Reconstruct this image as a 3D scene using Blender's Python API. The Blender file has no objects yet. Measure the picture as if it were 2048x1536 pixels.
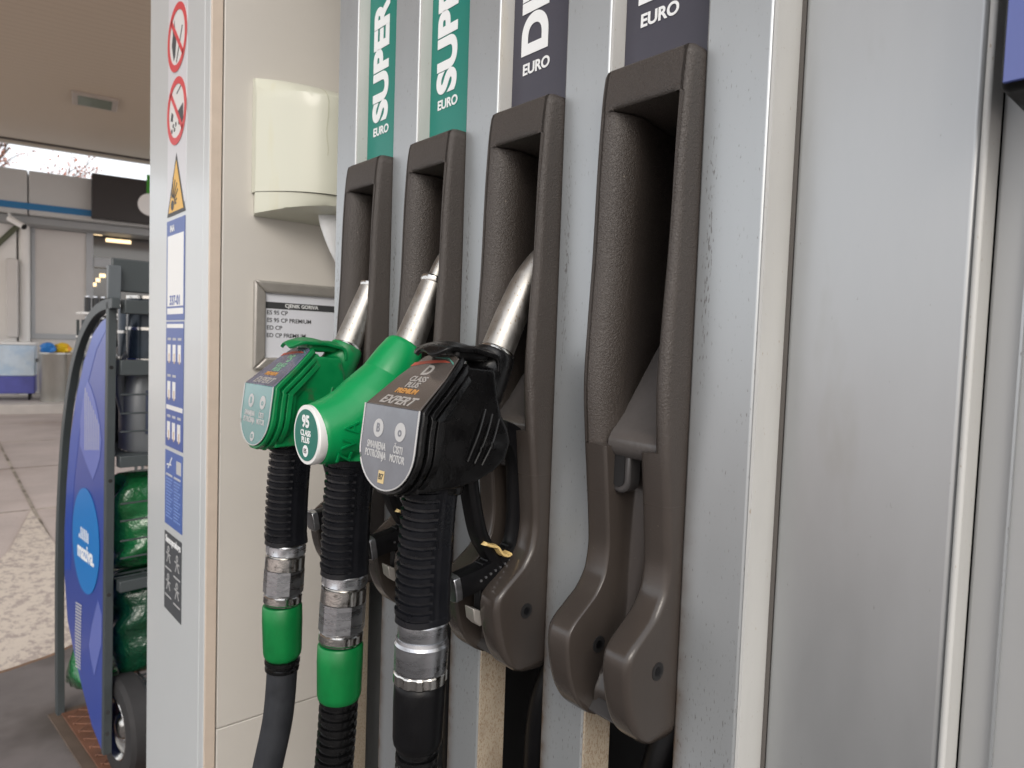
import bpy, math, random
from mathutils import Vector, Matrix
random.seed(7)
SC = bpy.context.scene
COL = SC.collection
# ---------------------------------------------------------------- camera
FPX = 1371.0; CX, CY = 1024.0, 768.0
def nrm(v): return Vector(v).normalized()
cY = nrm((-1203, 115, -FPX)); cZ = nrm((883, 25632, FPX)); cZ = (cZ - cY * cZ.dot(cY)).normalized(); cX = cY.cross(cZ)
ROT = Matrix((cX, cY, cZ)); CAM = Vector((-0.4, 0, 1.3))
cd = bpy.data.cameras.new('camera'); cam = bpy.data.objects.new('camera', cd); COL.objects.link(cam)
cam.matrix_world = Matrix.Translation(CAM) @ ROT.to_4x4()
cd.sensor_width = 36; cd.lens = FPX / 2048 * 36; cd.clip_start = 0.01; cd.clip_end = 1000
cd.dof.use_dof = True; cd.dof.focus_distance = 0.56; cd.dof.aperture_fstop = 13
SC.camera = cam
# ---------------------------------------------------------------- world, sun, exposure
w = bpy.data.worlds.new('World'); SC.world = w; w.use_nodes = True
nt = w.node_tree; bg = nt.nodes['Background']
sky = nt.nodes.new('ShaderNodeTexSky'); sky.sky_type = 'NISHITA'; sky.sun_disc = False
SUN_EL, SUN_AZ = math.radians(32), math.radians(215)
sky.sun_elevation = SUN_EL; sky.sun_rotation = SUN_AZ; sky.dust_density = 4; sky.air_density = 1.2
tc = nt.nodes.new('ShaderNodeTexCoord'); nz = nt.nodes.new('ShaderNodeTexNoise'); nz.inputs['Scale'].default_value = 3; nz.inputs['Detail'].default_value = 5
cr = nt.nodes.new('ShaderNodeValToRGB'); cr.color_ramp.elements[0].color = (8.9, 9.05, 9.6, 1); cr.color_ramp.elements[1].color = (10.3, 10.35, 10.5, 1)
cr.color_ramp.elements[0].position = .35; cr.color_ramp.elements[1].position = .65
nt.links.new(tc.outputs['Generated'], nz.inputs['Vector']); nt.links.new(nz.outputs['Fac'], cr.inputs['Fac'])
mx = nt.nodes.new('ShaderNodeMix'); mx.data_type = 'RGBA'; mx.inputs[0].default_value = .78
nt.links.new(sky.outputs[0], mx.inputs[6]); nt.links.new(cr.outputs[0], mx.inputs[7]); nt.links.new(mx.outputs[2], bg.inputs[0])
bg.inputs[1].default_value = 0.1
sd = bpy.data.lights.new('sun', 'SUN'); sun = bpy.data.objects.new('sun', sd); COL.objects.link(sun)
sd.energy = 0.6; sd.angle = math.radians(25); sd.color = (1, .95, .88)
sv = Vector((math.sin(SUN_AZ) * math.cos(SUN_EL), math.cos(SUN_AZ) * math.cos(SUN_EL), math.sin(SUN_EL)))
sun.rotation_euler = sv.to_track_quat('Z', 'Y').to_euler()
SC.view_settings.view_transform = 'Standard'; SC.view_settings.look = 'None'
SC.view_settings.exposure = 0.8; SC.view_settings.gamma = 1
# ---------------------------------------------------------------- unprojection onto real planes
def ray(px, py): return ROT @ Vector((px - CX, CY - py, -FPX))
def onX(px, py, X): d = ray(px, py); return CAM + d * ((X - CAM.x) / d.x)
def onY(px, py, Y): d = ray(px, py); return CAM + d * ((Y - CAM.y) / d.y)
def onZ(px, py, Z): d = ray(px, py); return CAM + d * ((Z - CAM.z) / d.z)
def onV(px, py, P, n): d = ray(px, py); n = Vector(n); return CAM + d * ((Vector(P) - CAM).dot(n) / d.dot(n))
# ---------------------------------------------------------------- materials
def lin(c): c /= 255.; return c / 12.92 if c <= .04045 else ((c + .055) / 1.055) ** 2.4
def S(r, g, b, k=1.0): return (lin(r) * k, lin(g) * k, lin(b) * k)
def mat(name, col, rough=.5, metal=0., var=.0, vs=20, stretch=(1, 1, 1), bump=0., bs=300, bstretch=(1, 1, 1), speck=None, specs=400, specth=.68,
        coat=0., spec=.5, emit=None, rvar=0., dirt=None, dirts=8, dirtth=.6, alpha=None, bdist=.001):
    m = bpy.data.materials.new(name); m.use_nodes = True; n = m.node_tree; L = n.links; P = n.nodes['Principled BSDF']
    P.inputs['Roughness'].default_value = rough; P.inputs['Metallic'].default_value = metal; P.inputs['Specular IOR Level'].default_value = spec
    P.inputs['Coat Weight'].default_value = coat; P.inputs['Coat Roughness'].default_value = .12
    P.inputs['Base Color'].default_value = (*col, 1)
    if emit: P.inputs['Emission Color'].default_value = (*emit[0], 1); P.inputs['Emission Strength'].default_value = emit[1]
    if alpha is not None: P.inputs['Alpha'].default_value = alpha
    T = n.nodes.new('ShaderNodeTexCoord')
    def noise(scale, st, det=6, rough_=.6):
        mp = n.nodes.new('ShaderNodeMapping'); mp.inputs['Scale'].default_value = st; L.new(T.outputs['Object'], mp.inputs['Vector'])
        t = n.nodes.new('ShaderNodeTexNoise'); t.inputs['Scale'].default_value = scale; t.inputs['Detail'].default_value = det; t.inputs['Roughness'].default_value = rough_
        L.new(mp.outputs[0], t.inputs['Vector']); return t
    cur = None
    if var:
        t = noise(vs, stretch); r = n.nodes.new('ShaderNodeValToRGB')
        r.color_ramp.elements[0].position = .3; r.color_ramp.elements[1].position = .7
        r.color_ramp.elements[0].color = (*[c * (1 - var) for c in col], 1); r.color_ramp.elements[1].color = (*[min(1, c * (1 + var)) for c in col], 1)
        L.new(t.outputs['Fac'], r.inputs['Fac']); cur = r.outputs[0]
        if rvar:
            mr = n.nodes.new('ShaderNodeMapRange'); mr.inputs['To Min'].default_value = max(.02, rough - rvar); mr.inputs['To Max'].default_value = min(1, rough + rvar)
            mr.inputs['From Min'].default_value = .3; mr.inputs['From Max'].default_value = .7
            L.new(t.outputs['Fac'], mr.inputs['Value']); L.new(mr.outputs[0], P.inputs['Roughness'])
    def over(cur, c2, scale, st, th, soft, amt):
        t = noise(scale, st, 4); mr = n.nodes.new('ShaderNodeMapRange'); mr.inputs['From Min'].default_value = th; mr.inputs['From Max'].default_value = th + soft
        mr.inputs['To Max'].default_value = amt; L.new(t.outputs['Fac'], mr.inputs['Value'])
        mm = n.nodes.new('ShaderNodeMix'); mm.data_type = 'RGBA'; L.new(mr.outputs[0], mm.inputs[0])
        if cur: L.new(cur, mm.inputs[6])
        else: mm.inputs[6].default_value = (*col, 1)
        mm.inputs[7].default_value = (*c2, 1); return mm.outputs[2]
    if dirt: cur = over(cur, dirt, dirts, stretch, dirtth, .15, .85)
    if speck: cur = over(cur, speck, specs, (1, 1, .35), specth, .04, .8)
    if cur: L.new(cur, P.inputs['Base Color'])
    if bump:
        t = noise(bs, bstretch, 3); b = n.nodes.new('ShaderNodeBump'); b.inputs['Strength'].default_value = bump; b.inputs['Distance'].default_value = bdist
        L.new(t.outputs['Fac'], b.inputs['Height']); L.new(b.outputs[0], P.inputs['Normal'])
    return m
M = {}
M['silver'] = mat('silver_paint', S(174, 178, 180), .40, .6, var=.07, vs=7, stretch=(1, 1, .25), speck=S(120, 117, 113), specs=520, specth=.70, rvar=.06, bump=.12, bs=22, bstretch=(1, 1, .25), bdist=.002)
def stain(m):
    n = m.node_tree; L = n.links; P = n.nodes['Principled BSDF']; T = n.nodes.new('ShaderNodeTexCoord'); sp = n.nodes.new('ShaderNodeSeparateXYZ'); L.new(T.outputs['Object'], sp.inputs[0])
    def mth(op, a, b=None, c=None):
        q = n.nodes.new('ShaderNodeMath'); q.operation = op
        for i, v in enumerate((a, b, c)):
            if v is None: continue
            if isinstance(v, (int, float)): q.inputs[i].default_value = v
            else: L.new(v, q.inputs[i])
        return q.outputs[0]
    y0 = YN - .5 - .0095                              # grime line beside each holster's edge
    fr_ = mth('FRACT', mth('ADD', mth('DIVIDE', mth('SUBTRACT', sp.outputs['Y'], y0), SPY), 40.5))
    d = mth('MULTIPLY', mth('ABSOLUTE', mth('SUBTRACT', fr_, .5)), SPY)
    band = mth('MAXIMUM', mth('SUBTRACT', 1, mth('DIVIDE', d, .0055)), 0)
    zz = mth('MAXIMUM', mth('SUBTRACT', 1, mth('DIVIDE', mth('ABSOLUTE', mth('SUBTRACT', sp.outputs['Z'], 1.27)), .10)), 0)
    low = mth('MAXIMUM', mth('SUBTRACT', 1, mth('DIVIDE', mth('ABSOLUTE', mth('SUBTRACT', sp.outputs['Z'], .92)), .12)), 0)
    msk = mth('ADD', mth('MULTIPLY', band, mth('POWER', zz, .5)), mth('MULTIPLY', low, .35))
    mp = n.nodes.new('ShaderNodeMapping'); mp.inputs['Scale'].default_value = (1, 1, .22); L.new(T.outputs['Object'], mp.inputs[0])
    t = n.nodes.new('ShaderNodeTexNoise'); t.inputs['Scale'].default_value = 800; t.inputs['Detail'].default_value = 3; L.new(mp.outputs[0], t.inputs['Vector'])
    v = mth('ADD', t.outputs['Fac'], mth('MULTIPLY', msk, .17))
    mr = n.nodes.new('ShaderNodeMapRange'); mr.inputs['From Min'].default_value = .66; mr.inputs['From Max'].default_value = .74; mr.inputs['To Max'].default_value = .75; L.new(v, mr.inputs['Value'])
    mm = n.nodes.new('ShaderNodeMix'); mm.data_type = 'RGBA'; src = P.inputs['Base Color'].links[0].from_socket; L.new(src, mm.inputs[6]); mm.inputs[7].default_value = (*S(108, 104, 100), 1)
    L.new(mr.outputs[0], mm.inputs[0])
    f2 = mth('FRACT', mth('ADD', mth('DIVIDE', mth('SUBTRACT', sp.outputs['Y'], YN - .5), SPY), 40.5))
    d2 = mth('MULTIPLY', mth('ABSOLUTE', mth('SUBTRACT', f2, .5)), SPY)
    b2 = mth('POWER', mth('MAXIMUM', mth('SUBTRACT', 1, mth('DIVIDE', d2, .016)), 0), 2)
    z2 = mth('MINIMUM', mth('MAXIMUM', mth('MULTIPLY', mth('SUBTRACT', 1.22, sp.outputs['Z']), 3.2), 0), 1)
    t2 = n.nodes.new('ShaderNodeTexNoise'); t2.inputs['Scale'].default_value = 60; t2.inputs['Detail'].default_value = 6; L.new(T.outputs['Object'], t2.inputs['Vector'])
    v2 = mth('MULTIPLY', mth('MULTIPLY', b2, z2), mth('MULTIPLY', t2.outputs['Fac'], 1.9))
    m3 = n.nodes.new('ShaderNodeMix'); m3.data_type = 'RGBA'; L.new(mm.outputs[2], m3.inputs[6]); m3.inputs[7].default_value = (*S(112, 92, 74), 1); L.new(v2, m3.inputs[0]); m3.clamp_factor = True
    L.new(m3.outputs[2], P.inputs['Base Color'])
YN = .2712; SPY = .132
stain(M['silver'])
M['cream'] = mat('cream_paint', S(190, 190, 187), .45, var=.05, vs=30, speck=S(150, 130, 105), specs=500, specth=.66, dirt=S(196, 190, 176), dirts=14, dirtth=.58, stretch=(1, 1, .3))
M['rust'] = mat('rusty_edge', S(176, 164, 146), .7, var=.12, vs=60, dirt=S(100, 78, 60), dirts=10, dirtth=.58, stretch=(1, 1, .4), speck=S(140, 116, 92), specs=1100, specth=.54)
M['void'] = mat('dark_interior', S(22, 21, 22), .8, var=.3, vs=20)
M['holster'] = None
M['white'] = mat('white_paint', S(200, 204, 205), .3, var=.02, vs=3, coat=.2, bump=.05, bs=6, bdist=.004)
M['beige'] = mat('beige_enamel', S(204, 200, 193), .38, var=.03, vs=4, speck=S(150, 140, 130), specs=120, specth=.78, bump=.05, bs=30)
M['beige_edge'] = mat('beige_edge', S(205, 190, 175), .45, var=.05, vs=30, speck=S(140, 110, 90), specs=200, specth=.72)
M['seam'] = mat('seam_rubber', S(92, 88, 84), .7)
M['black'] = mat('black_plastic', S(12, 12, 14), .38, spec=.25, var=.15, vs=40, bump=.15, bs=500, rvar=.08)
M['rubber'] = mat('black_rubber', S(14, 14, 15), .27, spec=.4, var=.25, vs=50, bump=.3, bs=120, rvar=.12, dirt=S(46, 44, 41), dirts=60, dirtth=.66)
M['grip'] = mat('grip_plastic', S(20, 21, 25), .3, spec=.32, var=.15, vs=40, bump=.1, bs=400, rvar=.08)
M['hose'] = mat('hose_rubber', S(44, 46, 50), .55, spec=.35, var=.3, vs=35, bump=.2, bs=300, rvar=.1)
M['green'] = mat('green_plastic', S(0, 152, 84, .85), .33, var=.06, vs=20, bump=.06, bs=300, rvar=.05)
M['greenr'] = mat('green_rubber', S(4, 128, 70, .9), .38, var=.15, vs=30, bump=.2, bs=90, dirt=S(70, 80, 62), dirts=45, dirtth=.57, rvar=.1)
M['greens'] = mat('green_sleeve', S(0, 128, 62, .8), .4, var=.22, vs=40, stretch=(1, 1, .6), bump=.1, bs=200)
M['alu'] = mat('aluminium', S(188, 190, 194), .3, 1., var=.1, vs=90, stretch=(.3, .3, 1.6), bump=.15, bs=300, rvar=.1, speck=S(90, 85, 78), specs=500, specth=.68)
M['spout'] = mat('spout_aluminium', S(178, 175, 170), .42, 1., var=.1, vs=60, bump=.12, bs=350, rvar=.1, speck=S(130, 110, 80), specs=600, specth=.62)
M['chrome'] = mat('nickel_plate', S(200, 198, 194), .18, 1., var=.12, vs=120, dirt=S(60, 52, 44), dirts=130, dirtth=.56, bump=.2, bs=250)
M['brass'] = mat('brass', S(240, 208, 140), .3, .3, var=.1, vs=200)
M['lettering'] = mat('white_print', S(238, 240, 240), .5)
M['lettergrey'] = mat('grey_print', S(190, 190, 190), .5)
M['letterdull'] = mat('dull_print', S(162, 158, 154), .4)
M['letterdark'] = mat('dark_print', S(60, 62, 64), .5)
M['teal'] = mat('teal_label', S(16, 126, 112), .35, var=.03, vs=10, bump=.03, bs=30)
M['navy'] = mat('charcoal_label', S(66, 65, 76), .38, var=.06, vs=10, bump=.03, bs=30)
M['blue'] = mat('blue_print', S(60, 88, 160), .35)
M['red'] = mat('red_print', S(214, 66, 70), .4)
M['yellow'] = mat('yellow_print', S(232, 180, 70), .4)
M['whitep'] = mat('white_plastic', S(236, 236, 234), .3, coat=.2)
M['label_grey'] = mat('grey_label_film', S(104, 108, 116), .22, var=.14, vs=40, coat=.6, bump=.05, bs=60)
M['label_dark'] = mat('brown_label_film', S(84, 78, 74), .2, var=.15, vs=50, coat=.7, bump=.06, bs=60)
M['label_green'] = mat('teal_label_film', S(70, 130, 128), .22, var=.12, vs=25, coat=.6, bump=.05, bs=60)
M['label_violet'] = mat('violet_label_film', S(104, 108, 128), .2, var=.25, vs=50, coat=.7, bump=.06, bs=60)
M['ivory'] = mat('yellowed_plastic', S(207, 208, 192), .4, var=.02, vs=5, coat=.35, dirt=S(205, 203, 176), dirts=22, dirtth=.6, stretch=(1, 1, .12))
M['ivoryu'] = mat('ivory_plastic', S(205, 202, 190), .4, var=.02)
M['crack'] = mat('crack_grime', S(176, 174, 148), .6)
M['paper'] = mat('paper', S(216, 219, 226), .6, var=.01)
M['papert'] = mat('towel_paper', S(226, 228, 230), .75, var=.02, bump=.2, bs=60)
M['framealu'] = mat('brushed_frame', S(172, 168, 162), .38, .5, var=.06, vs=60)
M['anthracite'] = mat('anthracite_steel', S(72, 78, 80), .45, .2, var=.06, vs=15, bump=.05, bs=200)
def holster_mat():
    m = mat('brown_holster_plastic', S(64, 58, 54), .36, var=.14, vs=9, stretch=(1, 1, .4), speck=S(140, 130, 118), specs=520, specth=.72, bump=.0, dirt=S(80, 71, 63), dirts=9, dirtth=.56)
    n = m.node_tree; L = n.links; P = n.nodes['Principled BSDF']
    T = n.nodes.new('ShaderNodeTexCoord')
    v = n.nodes.new('ShaderNodeTexNoise'); v.inputs['Scale'].default_value = 620; v.inputs['Detail'].default_value = 2.5; v.inputs['Distortion'].default_value = 1.2
    L.new(T.outputs['Object'], v.inputs['Vector'])
    sp = n.nodes.new('ShaderNodeSeparateXYZ'); L.new(T.outputs['Object'], sp.inputs[0])
    mr = n.nodes.new('ShaderNodeMapRange'); mr.inputs['From Min'].default_value = .17; mr.inputs['From Max'].default_value = .24
    mr.inputs['To Min'].default_value = .08; mr.inputs['To Max'].default_value = .62; L.new(sp.outputs['Z'], mr.inputs['Value'])
    b = n.nodes.new('ShaderNodeBump'); b.inputs['Distance'].default_value = .0013; L.new(v.outputs['Fac'], b.inputs['Height']); L.new(mr.outputs[0], b.inputs['Strength'])
    L.new(b.outputs[0], P.inputs['Normal'])
    r2 = n.nodes.new('ShaderNodeMapRange'); r2.inputs['From Min'].default_value = .13; r2.inputs['From Max'].default_value = .26
    r2.inputs['To Min'].default_value = .2; r2.inputs['To Max'].default_value = .46; L.new(sp.outputs['Z'], r2.inputs['Value'])
    L.new(r2.outputs[0], P.inputs['Roughness'])
    return m
M['holster'] = holster_mat()
# ---------------------------------------------------------------- mesh helpers
class MB:
    def __init__(s, xf=None): s.v = []; s.f = []; s.xf = xf
    def add(s, vs, fs):
        o = len(s.v)
        for p in vs: s.v.append(tuple(s.xf(Vector(p)) if s.xf else p))
        for f in fs: s.f.append(tuple(i + o for i in f))
        return s
    def box(s, x0, x1, y0, y1, z0, z1):
        return s.add([(x0, y0, z0), (x1, y0, z0), (x1, y1, z0), (x0, y1, z0), (x0, y0, z1), (x1, y0, z1), (x1, y1, z1), (x0, y1, z1)],
                     [(0, 3, 2, 1), (4, 5, 6, 7), (0, 1, 5, 4), (1, 2, 6, 5), (2, 3, 7, 6), (3, 0, 4, 7)])
    def prism(s, pts, off):                        # planar polygon given in 3D, thickened by the vector off
        n = len(pts); off = Vector(off); a = [Vector(p) for p in pts]; b = [p + off for p in a]
        return s.add(a + b, [tuple(range(n))[::-1], tuple(range(n, 2 * n))] + [(i, (i + 1) % n, (i + 1) % n + n, i + n) for i in range(n)])
    def grid(s, rows, closed=False, caps=False):
        m = len(rows[0]); vs = [p for r in rows for p in r]; fs = []
        for i in range(len(rows) - 1):
            for j in range(m if closed else m - 1):
                k = (j + 1) % m
                fs.append((i * m + j, i * m + k, (i + 1) * m + k, (i + 1) * m + j))
        if caps: fs += [tuple(range(m))[::-1], tuple(range((len(rows) - 1) * m, len(rows) * m))]
        return s.add(vs, fs)
    def tube(s, path, rad, n=16, side=None, sq=(1, 1), power=2, caps=True):   # rad: number, list or function(i, angle)
        path = [Vector(p) for p in path]; rows = []
        for i, p in enumerate(path):
            t = (path[min(i + 1, len(path) - 1)] - path[max(i - 1, 0)]).normalized()
            sd_ = Vector(side) if side else (Vector((0, 0, 1)) if abs(t.z) < .9 else Vector((0, 1, 0)))
            sd_ = (sd_ - t * sd_.dot(t)).normalized(); up = t.cross(sd_)
            row = []
            for j in range(n):
                a = 2 * math.pi * j / n; c, q = math.cos(a), math.sin(a)
                r = rad(i, a) if callable(rad) else (rad[i] if isinstance(rad, (list, tuple)) else rad)
                if power != 2:
                    k = (abs(c) ** power + abs(q) ** power) ** (-1 / power); r = r * k
                row.append(p + sd_ * (r * c * sq[0]) + up * (r * q * sq[1]))
            rows.append(row)
        return s.grid(rows, True, caps)
    def cyl(s, a, b, r0, r1=None, n=24): return s.tube([a, b], [r0, r0 if r1 is None else r1], n)
    def build(s, name, m, parent=None, bevel=0, seg=2, ang=35, smooth=True):
        o0 = parent_loc(parent)
        me = bpy.data.meshes.new(name); me.from_pydata([Vector(p) - o0 for p in s.v], [], s.f); me.validate(); me.update()
        bm_fix(me)
        me.materials.append(m)
        if smooth: me.shade_smooth(); me.set_sharp_from_angle(angle=math.radians(ang))
        o = bpy.data.objects.new(name, me); COL.objects.link(o)
        if parent: o.parent = parent
        if bevel:
            b = o.modifiers.new('bevel', 'BEVEL'); b.width = bevel; b.segments = seg; b.limit_method = 'ANGLE'; b.angle_limit = math.radians(40)
        return o
def bm_fix(me):
    import bmesh
    b = bmesh.new(); b.from_mesh(me); bmesh.ops.recalc_face_normals(b, faces=b.faces); b.to_mesh(me); b.free()
def parent_loc(p):
    v = Vector((0, 0, 0))
    while p: v += p.location; p = p.parent
    return v
def tag(o, label=None, cat=None, group=None, kind=None):
    if label: o['label'] = label
    if cat: o['category'] = cat
    if group: o['group'] = group
    if kind: o['kind'] = kind
    return o
def empty(name, loc, label, cat, group=None):
    o = bpy.data.objects.new(name, None); o.location = loc; o.empty_display_size = .1; COL.objects.link(o)
    return tag(o, label, cat, group)
def remeshed(mb, voxel, smooth=6, fac=.5):
    me = bpy.data.meshes.new('tmp'); me.from_pydata([tuple(p) for p in mb.v], [], mb.f); me.update(); bm_fix(me)
    o = bpy.data.objects.new('tmp', me); COL.objects.link(o)
    r = o.modifiers.new('r', 'REMESH'); r.mode = 'VOXEL'; r.voxel_size = voxel
    q = o.modifiers.new('s', 'SMOOTH'); q.iterations = smooth; q.factor = fac
    bpy.context.view_layer.update()
    m2 = bpy.data.meshes.new_from_object(o.evaluated_get(bpy.context.evaluated_depsgraph_get()))
    out = MB(); out.v = [tuple(v.co) for v in m2.vertices]; out.f = [tuple(p.vertices) for p in m2.polygons]
    bpy.data.objects.remove(o); bpy.data.meshes.remove(me); bpy.data.meshes.remove(m2)
    return out
def text(name, body, m, parent, org, right, up, size, bold=.012, depth=.0004, align='CENTER', sx=1.0, shear=0):
    c = bpy.data.curves.new(name, 'FONT'); c.body = body; c.size = 1; c.offset = bold; c.extrude = 0; c.align_x = align; c.align_y = 'CENTER'; c.shear = shear; c.space_line = .85
    o = bpy.data.objects.new(name, c); COL.objects.link(o); bpy.context.view_layer.update()
    me = bpy.data.meshes.new_from_object(o.evaluated_get(bpy.context.evaluated_depsgraph_get())); bpy.data.objects.remove(o); bpy.data.curves.remove(c)
    right = Vector(right).normalized(); up = Vector(up).normalized(); nn = right.cross(up)
    fl = [(v.co.x * size * sx, v.co.y * size) for v in me.vertices]; fs = [tuple(p.vertices) for p in me.polygons]
    bpy.data.meshes.remove(me)
    import bmesh
    b = bmesh.new(); vs = [b.verts.new(Vector(org) + right * x + up * y) for x, y in fl]
    for f in fs:
        try: b.faces.new([vs[i] for i in f])
        except Exception: pass
    r = bmesh.ops.extrude_face_region(b, geom=b.faces[:])
    bmesh.ops.translate(b, verts=[g for g in r['geom'] if isinstance(g, bmesh.types.BMVert)], vec=nn * depth)
    o0 = parent_loc(parent); bmesh.ops.translate(b, verts=b.verts, vec=-o0)
    bmesh.ops.recalc_face_normals(b, faces=b.faces)
    m2 = bpy.data.meshes.new(name); b.to_mesh(m2); b.free(); m2.materials.append(m)
    o = bpy.data.objects.new(name, m2); COL.objects.link(o); o.parent = parent
    return o
def lerp(a, b, t): return a + (b - a) * t
def interp(tab, z):                                # monotone cubic through a table [(z, v), ...]
    n = len(tab)
    if z <= tab[0][0]: return tab[0][1]
    if z >= tab[-1][0]: return tab[-1][1]
    d = [(tab[i + 1][1] - tab[i][1]) / (tab[i + 1][0] - tab[i][0]) for i in range(n - 1)]
    m = [d[0]] + [0 if d[i - 1] * d[i] <= 0 else 2 * d[i - 1] * d[i] / (d[i - 1] + d[i]) for i in range(1, n - 1)] + [d[-1]]
    for i in range(n - 1):
        if z <= tab[i + 1][0]:
            h = tab[i + 1][0] - tab[i][0]; t = (z - tab[i][0]) / h
            return (2 * t ** 3 - 3 * t * t + 1) * tab[i][1] + (t ** 3 - 2 * t * t + t) * h * m[i] + (3 * t * t - 2 * t ** 3) * tab[i + 1][1] + (t ** 3 - t * t) * h * m[i + 1]
def catmull(pts, k=6):
    pts = [Vector(p) for p in pts]; out = []
    for i in range(len(pts) - 1):
        p0, p1, p2, p3 = pts[max(i - 1, 0)], pts[i], pts[i + 1], pts[min(i + 2, len(pts) - 1)]
        for j in range(k):
            t = j / k
            out.append(.5 * ((2 * p1) + (p2 - p0) * t + (2 * p0 - 5 * p1 + 4 * p2 - p3) * t * t + (3 * p1 - p0 - 3 * p2 + p3) * t ** 3))
    return out + [pts[-1]]
YN = .2712; SPY = .132; HW = .077; CHW = .085      # nearest holster edge, spacing, holster width, channel width
# ================================================================= the setting
GZ = 0.
E1 = Vector((.9876, -.1571, 0)); E2 = Vector((.1571, .9876, 0)); K0 = Vector((.93, 12.99, 0))
def sw(p): return K0 + E1 * p[0] + E2 * p[1] + Vector((0, 0, p[2]))         # shop frame (along, behind the kerb, up)
def onS(px, py, t):
    p = onV(px, py, K0 + E2 * t, E2) - K0; return (p.dot(E1), p.z)
def ground_mat():
    m = mat('worn_concrete', S(184, 172, 166), .8, var=.14, vs=1.3, speck=S(150, 140, 132), specs=60, specth=.62, bump=.3, bs=90, dirt=S(158, 142, 134), dirts=.5, dirtth=.52)
    return m
MG = ground_mat()
g = MB(); g.box(-150, 150, -150, 150, -.3, 0); o = g.build('ground', MG, smooth=False); tag(o, kind='structure')
seam = mat('slab_joint', S(170, 160, 148), .9, var=.3, vs=5, dirt=S(90, 80, 70), dirts=3, dirtth=.45)
jb = MB()
# slab joints follow the lines seen in the photo: one family away from the pump, one across
a = onZ(0, 890, 0); b = onZ(115, 1110, 0); dj = (a - b).normalized(); pj = Vector((-dj.y, dj.x, 0))
for k in range(-4, 6):
    c0 = b + pj * (k * 1.05)
    p, q = c0 - dj * 9, c0 + dj * 14
    wj = .011
    jb.prism([p - pj * wj, p + pj * wj, q + pj * wj, q - pj * wj], (0, 0, .004))
for k in range(-3, 8):
    c0 = b + dj * (k * 1.9 - .6)
    jb.prism([c0 - pj * 6 - dj * .007, c0 + pj * 6 - dj * .007, c0 + pj * 6 + dj * .007, c0 - pj * 6 + dj * .007], (0, 0, .003))
tag(jb.build('slab_joints', seam, smooth=False), kind='structure')
# worn painted arrow
mpaint = bpy.data.materials.new('worn_road_paint'); mpaint.use_nodes = True
n_ = mpaint.node_tree; P_ = n_.nodes['Principled BSDF']; P_.inputs['Roughness'].default_value = .8
t_ = n_.nodes.new('ShaderNodeTexNoise'); t_.inputs['Scale'].default_value = 11; t_.inputs['Detail'].default_value = 15; t_.inputs['Roughness'].default_value = .82
c_ = n_.nodes.new('ShaderNodeTexCoord'); mp_ = n_.nodes.new('ShaderNodeMapping'); mp_.inputs['Scale'].default_value = (1.6, 1, 1)
n_.links.new(c_.outputs['Object'], mp_.inputs[0]); n_.links.new(mp_.outputs[0], t_.inputs['Vector'])
r_ = n_.nodes.new('ShaderNodeValToRGB'); e = r_.color_ramp.elements; e[0].position = .455; e[0].color = (*S(168, 156, 149), 1); e[1].position = .50; e[1].color = (*S(204, 193, 180), 1)
n_.links.new(t_.outputs['Fac'], r_.inputs[0]); n_.links.new(r_.outputs[0], P_.inputs['Base Color'])
pts = [onZ(*p, .006) for p in [(62, 1020), (118, 1100), (250, 1230), (250, 1330), (115, 1315), (-40, 1365), (-60, 1180), (20, 1100)]]
tag(MB().prism(pts, (0, 0, .003)).build('painted_arrow', mpaint, smooth=False), kind='structure')
# pump island with its curved kerb
masph = mat('island_asphalt', S(112, 106, 104), .75, var=.22, vs=3, bump=.3, bs=140, dirt=S(82, 76, 73), dirts=2, dirtth=.5)
edge = [onZ(*p, .1) for p in [(-200, 1390), (-90, 1368), (0, 1345), (60, 1325), (115, 1305), (200, 1262), (290, 1205)]]
far = [Vector((1.6, 4.3, .1)), Vector((2.2, 2.5, .1)), Vector((2.2, -3, .1)), Vector((-.35, -3, .1)), Vector((-.42, -1, .1)), Vector((-.42, 1.2, .1))]
edge = catmull(edge, 5)
isl = MB().prism([Vector((p.x, p.y, -.05)) for p in (edge + far)], (0, 0, .15))
tag(isl.build('pump_island', masph, bevel=.008), kind='structure')
krb = mat('rusty_kerb_edge', S(118, 92, 74), .7, var=.3, vs=12)
tag(MB().tube([p + Vector((0, 0, -.001)) for p in edge], .006, 8).build('kerb_edge', krb), kind='structure')
# added dark sheet beside the island, out of view, cuts ground bounce onto the pump
tag(MB().box(-3.6, -.43, -6, 6.2, .0005, .004).build('bounce_sheet', mat('bounce_sheet_dark', S(78, 75, 74), .8, var=.25, vs=2, bump=.3, bs=140), smooth=False), kind='structure')
# pavement in front of the shop
mpav = mat('pavement_concrete', S(190, 184, 178), .8, var=.12, vs=3, bump=.2, bs=60)
tag(MB(sw).box(-14, 30, 0, 14, -.1, .15).build('pavement', mpav, bevel=.02), kind='structure')
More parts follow.
